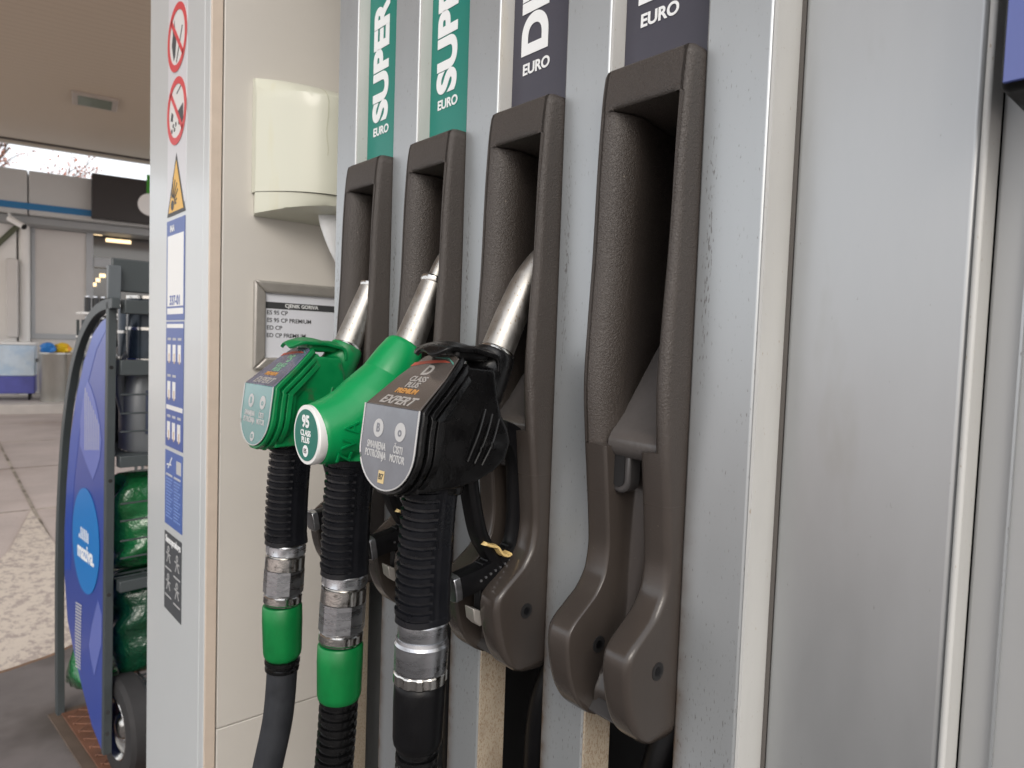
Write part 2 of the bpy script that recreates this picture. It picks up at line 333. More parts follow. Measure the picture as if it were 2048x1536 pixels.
# ================================================================= canopy
CZ = 4.5; CL, CR, CD = -5.2, 3.2, 14.0
ce = onZ(0, 277, CZ); ce2 = onZ(298, 322, CZ)
ct = ((ce - K0).dot(E2) + (ce2 - K0).dot(E2)) / 2
canopy = empty('canopy', (0, 4, 0), 'large brown plank soffit canopy over the forecourt with pale edge trim', 'canopy')
mso = bpy.data.materials.new('plank_soffit'); mso.use_nodes = True; n_ = mso.node_tree; P_ = n_.nodes['Principled BSDF']; P_.inputs['Roughness'].default_value = .55
tcx = n_.nodes.new('ShaderNodeTexCoord'); mpp = n_.nodes.new('ShaderNodeMapping'); mpp.inputs['Rotation'].default_value = (0, 0, math.radians(9.04))
n_.links.new(tcx.outputs['Object'], mpp.inputs[0])
wv = n_.nodes.new('ShaderNodeTexWave'); wv.wave_type = 'BANDS'; wv.bands_direction = 'Y'; wv.wave_profile = 'SAW'; wv.inputs['Scale'].default_value = .314 * 8; wv.inputs['Distortion'].default_value = 0
n_.links.new(mpp.outputs[0], wv.inputs['Vector'])
rr = n_.nodes.new('ShaderNodeValToRGB'); rr.color_ramp.elements[0].position = 0; rr.color_ramp.elements[0].color = (*S(180, 160, 143), 1); rr.color_ramp.elements[1].position = .12; rr.color_ramp.elements[1].color = (*S(206, 188, 171), 1)
nn = n_.nodes.new('ShaderNodeTexNoise'); nn.inputs['Scale'].default_value = .5; ml = n_.nodes.new('ShaderNodeMix'); ml.data_type = 'RGBA'; ml.blend_type = 'MULTIPLY'; ml.inputs[0].default_value = .35
n_.links.new(wv.outputs['Fac'], rr.inputs[0]); n_.links.new(rr.outputs[0], ml.inputs[6]); n_.links.new(nn.outputs['Color'], ml.inputs[7]); n_.links.new(ml.outputs[2], P_.inputs['Base Color'])
MB(sw).box(CL, CR, ct - CD, ct, CZ, CZ + .5).build('soffit', mso, canopy, smooth=False)
mtr = mat('canopy_trim', S(190, 184, 172), .5)
tr = MB(sw); tr.box(CL - .06, CR + .06, ct + .002, ct + .09, CZ - .05, CZ + .62); tr.box(CL - .08, CL - .002, ct - CD, ct, CZ - .05, CZ + .62); tr.box(CR + .002, CR + .08, ct - CD, ct, CZ - .05, CZ + .62)
tr.build('edge_trim', mtr, canopy)
MB(sw).box(CL + .1, CR - .1, ct - .16, ct - .06, CZ - .012, CZ - .001).build('edge_gap', mat('gap_dark', S(50, 42, 38), .8), canopy)
for px_, py_ in [(190, 200)]:
    p = onZ(px_, py_, CZ)
    cl = empty('ceiling_light', (p.x, p.y, CZ), 'rectangular recessed lamp set in the brown canopy soffit, switched off', 'ceiling light')
    def lx(q, p=p): return Vector((p.x, p.y, 0)) + E1 * q[0] + E2 * q[1] + Vector((0, 0, q[2]))
    MB(lx).box(-.27, .27, -.28, .28, CZ - .04, CZ + .02).build('housing', mat('lamp_housing', S(170, 160, 150), .5), cl, bevel=.01)
    MB(lx).box(-.2, .2, -.21, .21, CZ - .045, CZ - .041).build('lens', mat('lamp_lens', S(112, 120, 104), .25), cl)
mcolm = mat('canopy_column_paint', S(190, 192, 194), .4)
# ================================================================= shop building
shop = empty('shop_building', sw((0, 2, .15)), 'low grey filling station shop with blue stripe under its flat fascia', 'building')
TW = 2.2                                          # wall plane behind the kerb
mw = mat('shop_panel', S(206, 202, 198), .5, var=.03, vs=2)
mw2 = mat('shop_trim_grey', S(172, 175, 178), .45); mw3 = mat('shop_light_panel', S(232, 230, 226), .5)
mfas = mat('fascia_panel', S(186, 187, 186), .45, var=.04, vs=1)
TF = 1.5                                          # fascia plane
s0, zt = onS(0, 332, TF); s1, zt1 = onS(182, 358, TF); _, zb0 = onS(0, 418, TF); _, zb1 = onS(182, 446, TF)
zt = (zt + zt1) / 2; zb = (zb0 + zb1) / 2; _, zbl0 = onS(0, 400, TF); _, zbl1 = onS(182, 420, TF); zbl = (zbl0 + zbl1) / 2; _, zbb = onS(90, 423, TF)
sj, _ = onS(56, 370, TF)
MB(sw).box(sj + .01, 14, TF, 12, zb, zt).box(sj - 4, sj - .01, TF, 12, zb, zt).build('fascia', mfas, shop, bevel=.01)
MB(sw).box(sj - 4.01, 13.9, TF - .012, TF - .002, zbb, zbl).build('blue_stripe', mat('blue_stripe_paint', S(24, 108, 160), .4), shop)
_, zbm = onS(200, 462, TF + .2)
sxl, _ = onS(70, 560, TW); sxr, _ = onS(172, 560, TW); sxw, _ = onS(184, 560, TW); sc0, _ = onS(37, 560, TW); sc1, _ = onS(62, 560, TW)
MB(sw).box(sc1, sxw, TW, TW + .3, .15, zbm - .003).build('front_wall', mw, shop, bevel=.01)
fr = MB(sw); _, zpt = onS(120, 448, TW); _, zpb = onS(120, 668, TW)
fr.box(sxl - .06, sxl, TW - .03, TW, zpb, zpt); fr.box(sxr, sxw + .02, TW - .03, TW, .15, zpt + .06); fr.box(sxl - .06, sxr, TW - .028, TW, zpt, zpt + .06); fr.box(sxl - .06, sxr, TW - .028, TW, zpb - .1, zpb)
fr.build('panel_frame', mw2, shop, bevel=.006)
cc = (sc0 + sc1) / 2
MB(sw).tube([(cc, TW - .1, .15), (cc, TW - .1, zb - .002)], (sc1 - sc0) / 2 * .95, 28, side=(1, 0, 0)).build('corner_column', mw3, shop)
MB(sw).box(sxw - 2.0, 13.8, TF + .2, TW + .14, zbm, zb - .002).build('eave_beam', mat('eave_grey', S(150, 152, 153), .5), shop, bevel=.02)
# window wall
mgl = mat('dark_shop_glass', S(44, 40, 37), .05, spec=1.0, coat=1.0)
sx2 = 13.5
MB(sw).box(sxw + .002, sx2, TW + .1, TW + .13, .9, zbm - .002).build('window', mgl, shop)
_, zm0 = onS(200, 500, TW); _, zm1 = onS(200, 533, TW)
fw = MB(sw)
for k in range(1, 8): fw.box(sxw + k * 1.7, sxw + k * 1.7 + .09, TW, TW + .098, .15, zbm - .004)
fw.box(sxw + .022, sx2, TW - .01, TW + .097, zm1 - .02, zm1 + .17); fw.box(sxw + .022, sx2, TW - .01, TW + .097, .152, .9)
fw.build('window_frame', mw2, shop, bevel=.01)
mlmp = mat('warm_lamp', S(255, 230, 180), .4, emit=((1, .74, .42), 1.1))
for px_, py_, ww in [(202, 460, .2), (192, 466, .2), (260, 471, .42), (237, 482, .42), (205, 551, .1), (196, 560, .07), (189, 569, .06)]:
    s_, z_ = onS(px_, py_, TW + .06)
    MB(sw).tube([(s_ - ww / 2, TW + .085, z_), (s_ + ww / 2, TW + .085, z_)], .035, 10, side=(0, 0, 1)).build('interior_lamp', mlmp, shop)
MB(sw).box(sxw - 4, sx2 - .1, TW + .4, 11, .16, zb - .003).build('rear_block', mw, shop)
# left wing of the shop, stepping forward
sl0, _ = onS(37, 560, TW); 
MB(sw).box(sl0 - 5, sl0 - .02, TW - .15, TW + 6, .15, zb - .002).build('wing_wall', mw3, shop, bevel=.01)
s_a, z_a = onS(12, 516, TW - .4); s_b, z_b = onS(36, 675, TW - .4)
MB(sw).box(s_a, s_b, TW - .4, TW - .152, z_b, z_a).build('wall_cabinet', mw, shop, bevel=.02)
# dark olive tube running diagonally up the wing wall
s_a, z_a = onS(-30, 512, TW - .2); s_b, z_b = onS(35, 452, TW - .2)
MB(sw).tube([(s_a, TW - .2, z_a), (s_b, TW - .2, z_b)], .045, 10, side=(0, 1, 0)).build('wing_diagonal', mat('olive_tube', S(88, 92, 72), .6), shop)
# shop sign
ss0, zs0 = onS(183, 345, TF - .2); ss1, _ = onS(306, 400, TF - .2); _, zs1 = onS(183, 435, TF - .2)
sgn = empty('shop_sign', sw((ss0, TF - .2, zs1)), 'black box sign with green and white symbols on the shop fascia', 'sign')
MB(sw).box(ss0, ss0 + 2.6, TF - .2, TF - .014, zs1, zs0).build('sign_box', mat('sign_black', S(44, 40, 40), .35, var=.1, vs=2), sgn, bevel=.015)
mgrn = mat('sign_green', S(60, 150, 40), .4)
s_, z_ = onS(294, 372, TF - .2)
text('symbol', 'R', mgrn, sgn, sw((s_ + .12, TF - .203, z_)), E1, (0, 0, 1), .5, .03, .01)
s_, z_ = onS(300, 410, TF - .2)
MB(sw).cyl((s_, TF - .23, z_), (s_, TF - .201, z_), .2, n=28).build('round_emblem', M['whitep'], sgn)
# cctv camera
s_, z_ = onS(38, 446, TF + .1)
cc_ = empty('security_camera', sw((s_, TF + .1, z_ + .2)), 'white security camera hanging under the shop eave by the column', 'security camera')
MB(sw).cyl((s_ + .08, TF - .1, z_ - .08), (s_ - .13, TF + .05, z_ + .06), .05, .055, 16).build('camera_body', M['whitep'], cc_)
MB(sw).tube([(s_ - .1, TF + .05, z_ + .06), (s_ - .14, TF + .08, z_ + .15), (s_ - .14, TF + .1, zb - .002)], .02, 10).build('bracket', M['whitep'], cc_)
MB(sw).cyl((s_ + .082, TF - .102, z_ - .082), (s_ + .095, TF - .112, z_ - .09), .05, .04, 16).build('lens', M['void'], cc_)
# ================================================================= chest freezer, bins
TFZ = .75
fz0, _ = onS(-40, 700, TFZ); fz1, _ = onS(70, 700, TFZ); _, ztop = onS(40, 684, TFZ); _, zbot = onS(40, 782, TFZ); _, zmid = onS(40, 752, TFZ)
fz = empty('chest_freezer', sw(((fz0 + fz1) / 2, TFZ + .3, .15)), 'pale blue ice cream chest freezer with violet base band on wheels', 'freezer')
mfz = mat('freezer_print', S(206, 222, 236), .4, var=.1, vs=5, dirt=S(178, 204, 228), dirts=4, dirtth=.5)
MB(sw).box(fz0, fz1, TFZ, TFZ + .65, zmid, ztop - .05).build('cabinet', mfz, fz, bevel=.015)
MB(sw).box(fz0, fz1, TFZ + .002, TFZ + .648, .26, zmid - .002).build('base_band', mat('freezer_violet', S(84, 88, 168), .4, var=.15, vs=5), fz, bevel=.015)
MB(sw).box(fz0 - .02, fz1 + .02, TFZ - .02, TFZ + .67, ztop - .049, ztop).build('lid', M['whitep'], fz, bevel=.015)
for s_, t_2 in [(fz0 + .1, TFZ + .1), (fz1 - .1, TFZ + .1), (fz0 + .1, TFZ + .55), (fz1 - .1, TFZ + .55)]:
    MB(sw).cyl((s_, t_2, .205), (s_ + .03, t_2, .205), .055, n=16).build('castor', M['black'], fz)
mbin = mat('galvanised_bin', S(178, 176, 170), .35, .7, var=.12, vs=6, stretch=(1, 1, .3))
for i, (px_, tt) in enumerate([(108, .55), (148, .62)]):
    s_, z0_ = onS(px_, 806, tt); _, z1_ = onS(px_, 708, tt)
    b = empty('trash_bin', sw((s_, tt, .15)), ['galvanised metal bin next to the freezer with a blue bag on its rim', 'galvanised metal bin behind the rack with a yellow bag on its rim'][i], 'bin', 'metal bins by the shop')
    z1_ = .15 + .78
    MB(sw).tube([(s_, tt, .15), (s_, tt, .3), (s_, tt, .31), (s_, tt, z1_ - .02), (s_, tt, z1_)], [.19, .195, .2, .21, .222], 32, caps=True).build('drum', mbin, b)
    MB(sw).tube([(s_, tt, z1_), (s_, tt, z1_ + .025)], [.228, .222], 32).build('rim', mbin, b)
    MB(sw).box(s_ - .25, s_ - .215, tt - .03, tt + .03, z1_ - .14, z1_ - .08).build('handle', M['anthracite'], b, bevel=.005)
    c = [('plastic_bag', 'crumpled blue bag on top of the bin near the freezer', mat('blue_bag', S(50, 130, 210), .4)), ('plastic_bag', 'crumpled yellow bag on top of the bin behind the rack', mat('yellow_bag', S(240, 200, 40), .4, dirt=S(230, 110, 40), dirts=8, dirtth=.5))][i]
    bb = MB(); ctr = sw((s_ - (.08 if i == 0 else .16), tt, z1_ + .03)); rows = []
    for a_ in range(9):
        th = math.pi * a_ / 8; row = []
        for q in range(14):
            ph = 2 * math.pi * q / 14; r_q = (.11 if i == 0 else .12) * (1 + .25 * math.sin(3 * ph + a_ * 2) * math.sin(th))
            row.append(ctr + Vector((r_q * math.sin(th) * math.cos(ph), r_q * math.sin(th) * math.sin(ph), .1 * math.cos(th) + .06)))
        rows.append(row)
    tag(bb.grid(rows, True, True).build(c[0], c[2]), c[1], 'bag')
# ================================================================= bare tree behind the shop
TS = onS(15, 300, 9.5)[0]
tree = empty('tree', sw((TS, 9.5, .15)), 'bare autumn tree with a few reddish leaves rising behind the shop roof', 'tree')
tb, lf = MB(), MB()
rnd = random.Random(3)
def branch(p, d, L_, r, lev):
    pts = [p]; q = p; dd = d.normalized()
    for i in range(4):
        dd = (dd + Vector((rnd.uniform(-.22, .22), rnd.uniform(-.22, .22), rnd.uniform(-.05, .18)))).normalized(); q = q + dd * L_ / 4; pts.append(q)
    tb.tube(pts, [r * (1 - .16 * i) for i in range(5)], 5 if lev > 1 else 8, caps=False)
    if lev >= 4:
        for _ in range(9):
            c = pts[rnd.randint(1, 4)] + Vector((rnd.uniform(-.1, .1), rnd.uniform(-.1, .1), rnd.uniform(-.12, .08)))
            a = Vector((rnd.uniform(-1, 1), rnd.uniform(-1, 1), rnd.uniform(-1, 1))).normalized(); b2 = a.orthogonal().normalized()
            lf.add([c, c + a * .055 + b2 * .03, c + a * .11, c + a * .055 - b2 * .03], [(0, 1, 2, 3)])
        return
    for k in range(4 if lev else 6):
        t = rnd.randint(2, 4) if lev else rnd.randint(2, 4)
        ang = rnd.uniform(0, 6.28); v = Vector((math.cos(ang), math.sin(ang), rnd.uniform(.1, .7)))
        branch(pts[t], dd * .6 + v * .8, L_ * rnd.uniform(.55, .72), r * .5, lev + 1)
branch(sw((TS, 9.5, .15)), Vector((0, 0, 1)), 4.4, .16, 0)
tb.build('trunk', mat('bark', S(96, 84, 76), .9, var=.2, vs=10), tree)
lf.build('crown', mat('autumn_leaves', S(168, 110, 88), .8, var=.3, vs=3), tree, smooth=False)
# ================================================================= fuel dispenser
pump = empty('fuel_dispenser', (.1, .5, .1), 'grey and white fuel dispenser with four brown nozzle holsters side by side', 'fuel dispenser')
ZB, ZT = .1, 2.15
fp = MB()
FY = [YN + SPY * k for k in range(-1, 4)]          # near edge of each channel
for k in range(-1, 3):                             # proud flat panels between channels
    y0 = YN + SPY * k + CHW; y1 = YN + SPY * (k + 1)
    p = MB(); p.box(0, .034, y0, y1, ZB + .05, ZT)
    p.build('facade_panel', M['silver'], pump, bevel=.0018)
p = MB(); p.box(0, .034, YN + SPY * 3 + CHW, YN + SPY * 3 + CHW + .047, ZB + .05, ZT); p.build('facade_panel', M['silver'], pump, bevel=.0018)
Yend = YN + SPY * 3 + CHW + .047
for k in range(0, 4):                              # cream channel sides, rusty lower ends
    y = YN + SPY * k + CHW
    MB().box(.001, .0315, y - .0022, y - .0002, 1.03, ZT - .002).build('channel_side', M['cream'], pump)
    MB().box(.001, .0315, y - .0022, y - .0002, ZB + .06, 1.029).build('channel_side', M['rust'], pump)
y = YN - SPY + CHW
MB().box(.001, .0315, y - .0022, y - .0002, ZB + .06, ZT - .002).build('channel_side', M['cream'], pump)
# blank door on the near side
xd = .030
yd0 = onX(1926, 768, xd).y; yd0b = yd0
MB().box(xd, xd + .02, yd0b, y - .0052, ZB + .05, ZT).build('blank_door', mat('door_paint', S(172, 174, 175), .36, .6, var=.08, vs=9, stretch=(1, 1, .3), speck=S(112, 108, 102), specs=260, specth=.715, bump=.22, bs=13, bstretch=(1, 1, .3), bdist=.003, rvar=.08, dirt=S(158, 158, 155), dirts=16, dirtth=.56), pump, bevel=.003, seg=3)
MB().box(xd + .001, xd + .024, y - .0052, y - .0024, ZB + .05, ZT - .003).build('door_gap', M['seam'], pump)
MB().box(xd - .001, xd + .022, yd0b - .004, yd0b - .0003, ZB + .05, ZT).build('door_edge', M['cream'], pump, bevel=.0015)
mside = mat('grey_side_paint', S(166, 167, 167), .42, .2, var=.06, vs=6, stretch=(1, 1, .3))
MB().box(xd + .02, xd + .04, -.35, yd0b - .0045, ZB + .05, ZT).build('side_panel', mside, pump, bevel=.002)
p = onX(2036, 768, xd + .02)
MB().box(xd + .017, xd + .0195, p.y - .0012, p.y, ZB + .05, 1.4).build('side_trim', M['silver'], pump)
# carcass behind
MB().box(.24, .5, -.35, Yend - .003, ZB, ZT + .05).build('carcass', M['void'], pump)
MB().box(.0345, .2395, Yend - .012, Yend - .001, ZB + .05, ZT).build('end_plate', M['silver'], pump)
MB().box(.051, .2395, -.35, -.33, ZB + .05, ZT).build('end_plate', M['silver'], pump)
# niche, wall and white column at the far end
WY = 1.15; WX = onY(420, 300, WY).x; WXs = onY(440, 768, WY).x
yl0, yl1 = WY, onX(299, 400, WX).y
zs = onY(600, 1404, WY).z
MB().box(WXs + .001, .40, WY, WY + .03, zs + .001, ZT).build('side_wall', M['beige'], pump, bevel=.0012)
MB().box(WXs + .001, .40, WY, WY + .03, ZB, zs - .001).build('side_wall', M['beige'], pump, bevel=.0012)
MB().box(WX + .0008, WXs - .001, WY + .0005, WY + .03, ZB, ZT).build('corner_strip', M['beige_edge'], pump, bevel=.0012)
MB().box(WXs - .002, .39, WY + .006, WY + .028, ZB, ZT - .01).build('wall_gap', M['seam'], pump)
MB().box(WX, WX + .02, WY + .031, yl1, ZB, ZT).box(WX, WX + .006, WY + .004, WY + .031, ZB, ZT).build('column', M['white'], pump, bevel=.002)
MB().box(WX + .021, .4, WY + .032, yl1 - .001, ZB, ZT).build('column_side', M['beige'], pump)
MB().box(.36, .4, Yend, WY - .001, ZB, ZT).build('niche_back', M['beige'], pump)
MB().box(-.04, .5, -.38, yl1 + .02, ZT + .051, ZT + .45).build('head', M['white'], pump, bevel=.01)
# ---- product labels
LX = .0145
def product_label(k, m, big, lab):
    y0 = YN + SPY * k; y1 = y0 + CHW - .0025
    L_ = MB().box(LX, LX + .003, y0 + .0005, y1, 1.492, ZT - .01).build('product_label', m, pump, bevel=0)
    L_['label'] = lab
    zc = 1.5485 - .001 * 0
    yc = y0 + .051
    r = (0, -1, 0)
    text('lettering', 'EURO', M['lettering'], L_, (LX - .0003, yc, 1.5465), r, (0, 0, 1), .0132, .03, .0003)
    text('lettering', big, M['lettering'], L_, (LX - .0003, yc + .001, 1.558), (0, 0, 1), (0, 1, 0), .0435, .05, .0003, align='LEFT', sx=1.12)
product_label(3, M['teal'], 'SUPER 95', 'teal label lettered EURO SUPER, farthest')
product_label(2, M['teal'], 'SUPER 95', 'teal label lettered EURO SUPER beside the charcoal ones')
product_label(1, M['navy'], 'DIZEL', 'charcoal label lettered EURO DIZEL with a chipped letter')
product_label(0, M['navy'], 'DIZEL', 'nearest charcoal label lettered EURO')
# ---- holsters
HZ0, HZ1 = 1.028, 1.5052
PN = [(1.028, .004), (1.0283, .010), (1.030, .0205), (1.0345, .0295), (1.044, .0395), (1.056, .0465), (1.072, .0515), (1.090, .0540), (1.0985, .0530), (1.105, .0480), (1.113, .0375), (1.123, .0250), (1.138, .0165), (1.155, .0145), (1.175, .016), (1.21, .020), (1.235, .023), (1.28, .0265), (1.3214, .025), (1.37, .0225), (1.432, .021), (1.48, .0185), (1.497, .0165), (1.503, .0150), (1.5052, .0105)]
# far cheek rises a little earlier, with the same shape
def holster_mesh():
    zs_ = []
    z = HZ0
    while z < HZ1: zs_.append(z); z += .003
    zs_.append(HZ1)
    ZL = 1.2320; ZC = 1.4720
    zs_ = [q for q in zs_ if abs(q - ZL) > .0016 and abs(q - ZC) > .0016] + [ZL - .0012, ZL + .0002, ZL + .0012, ZC - .001, ZC + .0008, ZC + .0016, ZC - .006, ZC + .0026, ZC + .004, ZC + .0055]
    zs_.sort()
    rows = []
    for z in zs_:
        p = interp(PN, z); p = max(p, .0005)
        endk = min(1, (z - HZ0) / .012); topk = min(1, (HZ1 - z) / .006)
        inset = .0 + (1 - math.sin(min(1, topk) * math.pi / 2)) * .004 + (1 - math.sin(endk * math.pi / 2)) * .006
        low = z < ZL
        if z > ZC: dep = -p + .0008                # closed top bar
        elif low: dep = interp([(HZ0, -p + .006), (HZ0 + .02, -p + .02), (1.09, .004), (1.12, .007), (1.2, .012), (ZL, .016)], z)
        else: dep = .22
        rim_n = .023 if low else interp([(ZL, .0105), (1.30, .0095), (1.42, .0075), (ZC, .006)], z)
        rim_f = .0235 if low else .0215
        if z > ZC: rim_n = .0072; rim_f = .012
        r1 = min(.0058, p * .45); r2 = .0038; r3 = (.007 if z > ZC else .021) if not low else .0035
        r3 = min(r3, p * .7) if low else r3; r2 = min(r2, p * .5)
        sec = [(0 + inset, .004), (inset, -.0 - 0), (inset, -p * .5)]
        for a in range(6):
            t = a / 5 * math.pi / 2; sec.append((inset + r1 - r1 * math.cos(t), -(p - r1 + r1 * math.sin(t))))
        sec.append((inset + rim_n * .6, -p))
        for a in range(4):
            t = a / 3 * math.pi / 2; sec.append((max(rim_n, inset + .006) - r2 + r2 * math.sin(t), -(p - r2 + r2 * math.cos(t))))
        rn = max(rim_n, inset + .006)
        sec.append((rn + .0004, -p * .4 + dep * .4)); sec.append((rn + .0012, dep - .003 if z <= ZC else dep)); sec.append((rn + .004, dep))
        yf = HW - rim_f
        sec.append(((rn + yf) / 2, dep))
        if low or z > ZC:
            sec.append((yf - .004, dep)); sec.append((yf - .0012, dep - .003 if z <= ZC else dep)); sec.append((yf - .0006, dep * .6 - p * .2)); sec.append((yf - .0004, -p * .2 + dep * .3))
            for a in range(8):
                t = a / 7 * math.pi / 2; sec.append((yf + r3 - r3 * math.cos(t), -(p - r3 * .55 + r3 * .55 * math.sin(t))))
        else:
            rx = .026
            sec.append((HW - .004, dep)); sec.append((HW - .0015, dep - .003)); sec.append((HW - .0025, dep * .5)); sec.append((yf + .006, -p + rx * 2.0))
            for a in range(8):
                t = (a / 7 * 1.0) * math.pi / 2; sec.append((yf + r3 * .82 * (1 - math.cos(t)), -(p - rx * (1 - math.sin(t)))))
        sec.append((HW - inset - r1 - .001, -p))
        for a in range(6):
            t = a / 5 * math.pi / 2; sec.append((HW - inset - r1 + r1 * math.sin(t), -(p - r1 + r1 * math.cos(t))))
        sec.append((HW - inset, -p * .5)); sec.append((HW - inset, 0)); sec.append((HW - inset, .004))
        if z > ZC:
            q_ = len(sec) - 9
            k_ = max(0., min(1., (ZC + .0056 - z) / .0056)); lip_ = .0045 * (1 - math.sqrt(max(0, 1 - k_ * k_)))
            sec = [(yy, (-p + lip_ * (1 if rim_n + .002 < yy < HW - rim_f - .001 else 0)) if 9 <= i_ < q_ else x) for i_, (yy, x) in enumerate(sec)]
        rows.append([Vector((x, YN + yy, z)) for yy, x in sec])
    mb = MB(); mb.grid(rows, False)
    n = len(rows[0])
    mb.add(rows[0], [tuple(range(n))]); mb.add(rows[-1], [tuple(range(n))])
    return mb
hroot = bpy.data.objects.new('holster', None)
hol = holster_mesh()
# built relative to its own base so that copies only move
me_parent = pump
class _Shift:  # mesh local to (0, YN, HZ0)
    pass
def holster_local(mb, name, m, bevel=0, ang=50):
    q = MB(); q.v = [tuple(Vector(p) - Vector((0, YN, HZ0)) + parent_loc(pump)) for p in mb.v]; q.f = mb.f
    o = q.build(name, m, pump, bevel=bevel, ang=ang); return o
h0 = holster_local(hol, 'holster', M['holster']); h0.location = Vector((0, YN, HZ0)) - parent_loc(pump)
# ramp inside the cavity with the lower slot
def sub(mb, name, m, bevel=0, ang=40):
    o = mb.build(name, m, None, bevel=bevel, ang=ang); o.data.transform(Matrix.Translation(-Vector((0, YN, HZ0)))); o.parent = h0; return o
ramp = catmull([Vector((.080, 0, 1.352)), Vector((.040, 0, 1.3058)), Vector((.0156, 0, 1.2748)), Vector((-.004, 0, 1.2500)), Vector((-.0125, 0, 1.2415)), Vector((-.0165, 0, 1.2345)), Vector((-.0145, 0, 1.2265)), Vector((-.006, 0, 1.2215)), Vector((.02, 0, 1.219))], 5)
rb = MB(); ya, yb = YN + .0108, YN + .0570
prof = ramp + [Vector((.082, 0, 1.219))]
rb.prism([Vector((p.x, ya, p.z)) for p in prof], (0, yb - ya, 0))
sub(rb, 'rest_ramp', mat('worn_ramp_plastic', S(84, 80, 78), .26, var=.1, vs=40, bump=.25, bs=250), .0008)
sl = MB(); yc = YN + .0495
outer = []
def ush(w_, top, bot):
    pts = [(yc - w_, top), (yc + w_, top)]
    for a in range(9):
        t = a / 8 * math.pi; pts.append((yc + w_ * math.cos(t), bot + w_ - w_ * math.sin(t) - 0))
    return pts
for w_, x_, th in [(.0095, .002, .014)]:
    sl.prism([Vector((x_ - .013, y_, z_)) for y_, z_ in ush(w_, 1.228, 1.196)], (th, 0, 0))
sub(sl, 'latch_tongue', mat('tongue_plastic', S(70, 68, 68), .25, bump=.1), .002)
sl2 = MB().prism([Vector((-.0122, y_, z_)) for y_, z_ in ush(.0055, 1.226, 1.2010)], (.0012, 0, 0))
sub(sl2, 'slot', M['void'])
for yy in (YN - .0004, YN + HW - .0235 - .0009):
    sc = MB().cyl((-.0215, yy, 1.0842), (-.0215, yy + .0006, 1.0842), .0062, n=20); s_o = sub(sc, 'screw_recess', M['void'])
    sc = MB().tube([(-.0215, yy - .0002, 1.0842), (-.0215, yy + .0004, 1.0842)], [.0034, .0034], 6); sub(sc, 'screw', M['black'])
br = MB().prism([Vector((x_, YN + .0225, z_)) for x_, z_ in [(-.030, 1.0375), (-.022, 1.046), (.0, 1.0300), (.0, 1.026), (-.014, 1.028)]], (0, .032, 0))
sub(br, 'bottom_bridge', mat('bridge_plastic', S(60, 58, 58), .2, bump=.5, bs=120), .001)
def copy_tree(o, parent):
    c = o.copy(); COL.objects.link(c); c.parent = parent
    for ch in [q for q in bpy.data.objects if q.parent == o]:
        d = ch.copy(); COL.objects.link(d); d.parent = c
    return c
hl = ['nearest brown holster, empty', 'brown holster holding the black diesel nozzle', 'brown holster holding the bright green nozzle with the round disc', 'farthest brown holster, holding the dirty green nozzle']
h0['label'] = hl[0]
bpy.context.view_layer.update()
for k in range(1, 4):
    c = copy_tree(h0, pump); c.location = h0.location + Vector((0, SPY * k, 0)); c['label'] = hl[k]
# inner channel: back plates and stub hoses below the holsters
for k in range(4):
    y0 = YN + SPY * k
    MB().box(.0315, .036, y0 - .0005, y0 + CHW - .0005, 1.492, ZT - .01).build('channel_plate', M['silver'], pump)
    ih = MB().tube(catmull([(.07, y0 + .03, 1.10), (.06, y0 + .035, 1.02), (.045, y0 + .045, .95), (.05, y0 + .05, .8), (.06, y0 + .05, .5)], 6), .014, 14, side=(0, 1, 0))
    ih.build('inner_hose', M['black'], pump)
# ---- blue framed box at the top right corner
q0 = onX(1996, 184, xd - .03); 
bx = MB().box(xd - .03, xd + .0195, q0.y - .16, q0.y, q0.z, q0.z + .16).build('keypad_housing', M['black'], pump, bevel=.004)
q1 = onX(2006, 168, xd - .031)
MB().box(xd - .0325, xd - .0302, q1.y - .14, q1.y, q1.z, q1.z + .13).build('blue_screen', mat('blue_glass', S(84, 96, 160), .2, coat=.4, var=.1, vs=8), bx, bevel=.0005)
# ================================================================= stickers on the column
def fx(y, z, e=.0): return Vector((WX - e, y, z))
def rect(name, m, y0, y1, z0, z1, e=.0006, parent=None, lab=None):
    o = MB().box(WX - e, WX - e + .0005, min(y0, y1), max(y0, y1), z0, z1).build(name, m, parent or pump, smooth=False)
    if lab: o['label'] = lab
    return o
by0, by1 = onX(373, 300, WX).y, onX(336, 300, WX).y
rect('sticker_strip', mat('sticker_base', S(214, 214, 218), .35), by0, by1, 1.532, 2.05, .0005)
bc = (by0 + by1) / 2
def disc(cy, cz, r, e, m, parent, name, r_in=None):
    mb = MB(); n = 40
    if r_in is None: mb.prism([fx(cy + r * math.cos(2 * math.pi * i / n), cz + r * math.sin(2 * math.pi * i / n), e) for i in range(n)], (.0003, 0, 0))
    else:
        rows = []
        for rr_, ee in [(r, e - .0003), (r, e), (r_in, e), (r_in, e - .0003)]: rows.append([fx(cy + rr_ * math.cos(2 * math.pi * i / n), cz + rr_ * math.sin(2 * math.pi * i / n), ee) for i in range(n)])
        mb.grid(rows, True)
    return mb.build(name, m, parent, smooth=False)
def bar(p, q, w_, e, m, parent, name='symbol'):
    p = Vector((0, *p)); q = Vector((0, *q)); d = (q - p).normalized(); s_ = Vector((0, -d.z, d.y)) * w_ / 2; o_ = Vector((WX - e, 0, 0))
    return MB().prism([o_ + p + s_, o_ + q + s_, o_ + q - s_, o_ + p - s_], (.0003, 0, 0)).build(name, m, parent, smooth=False)
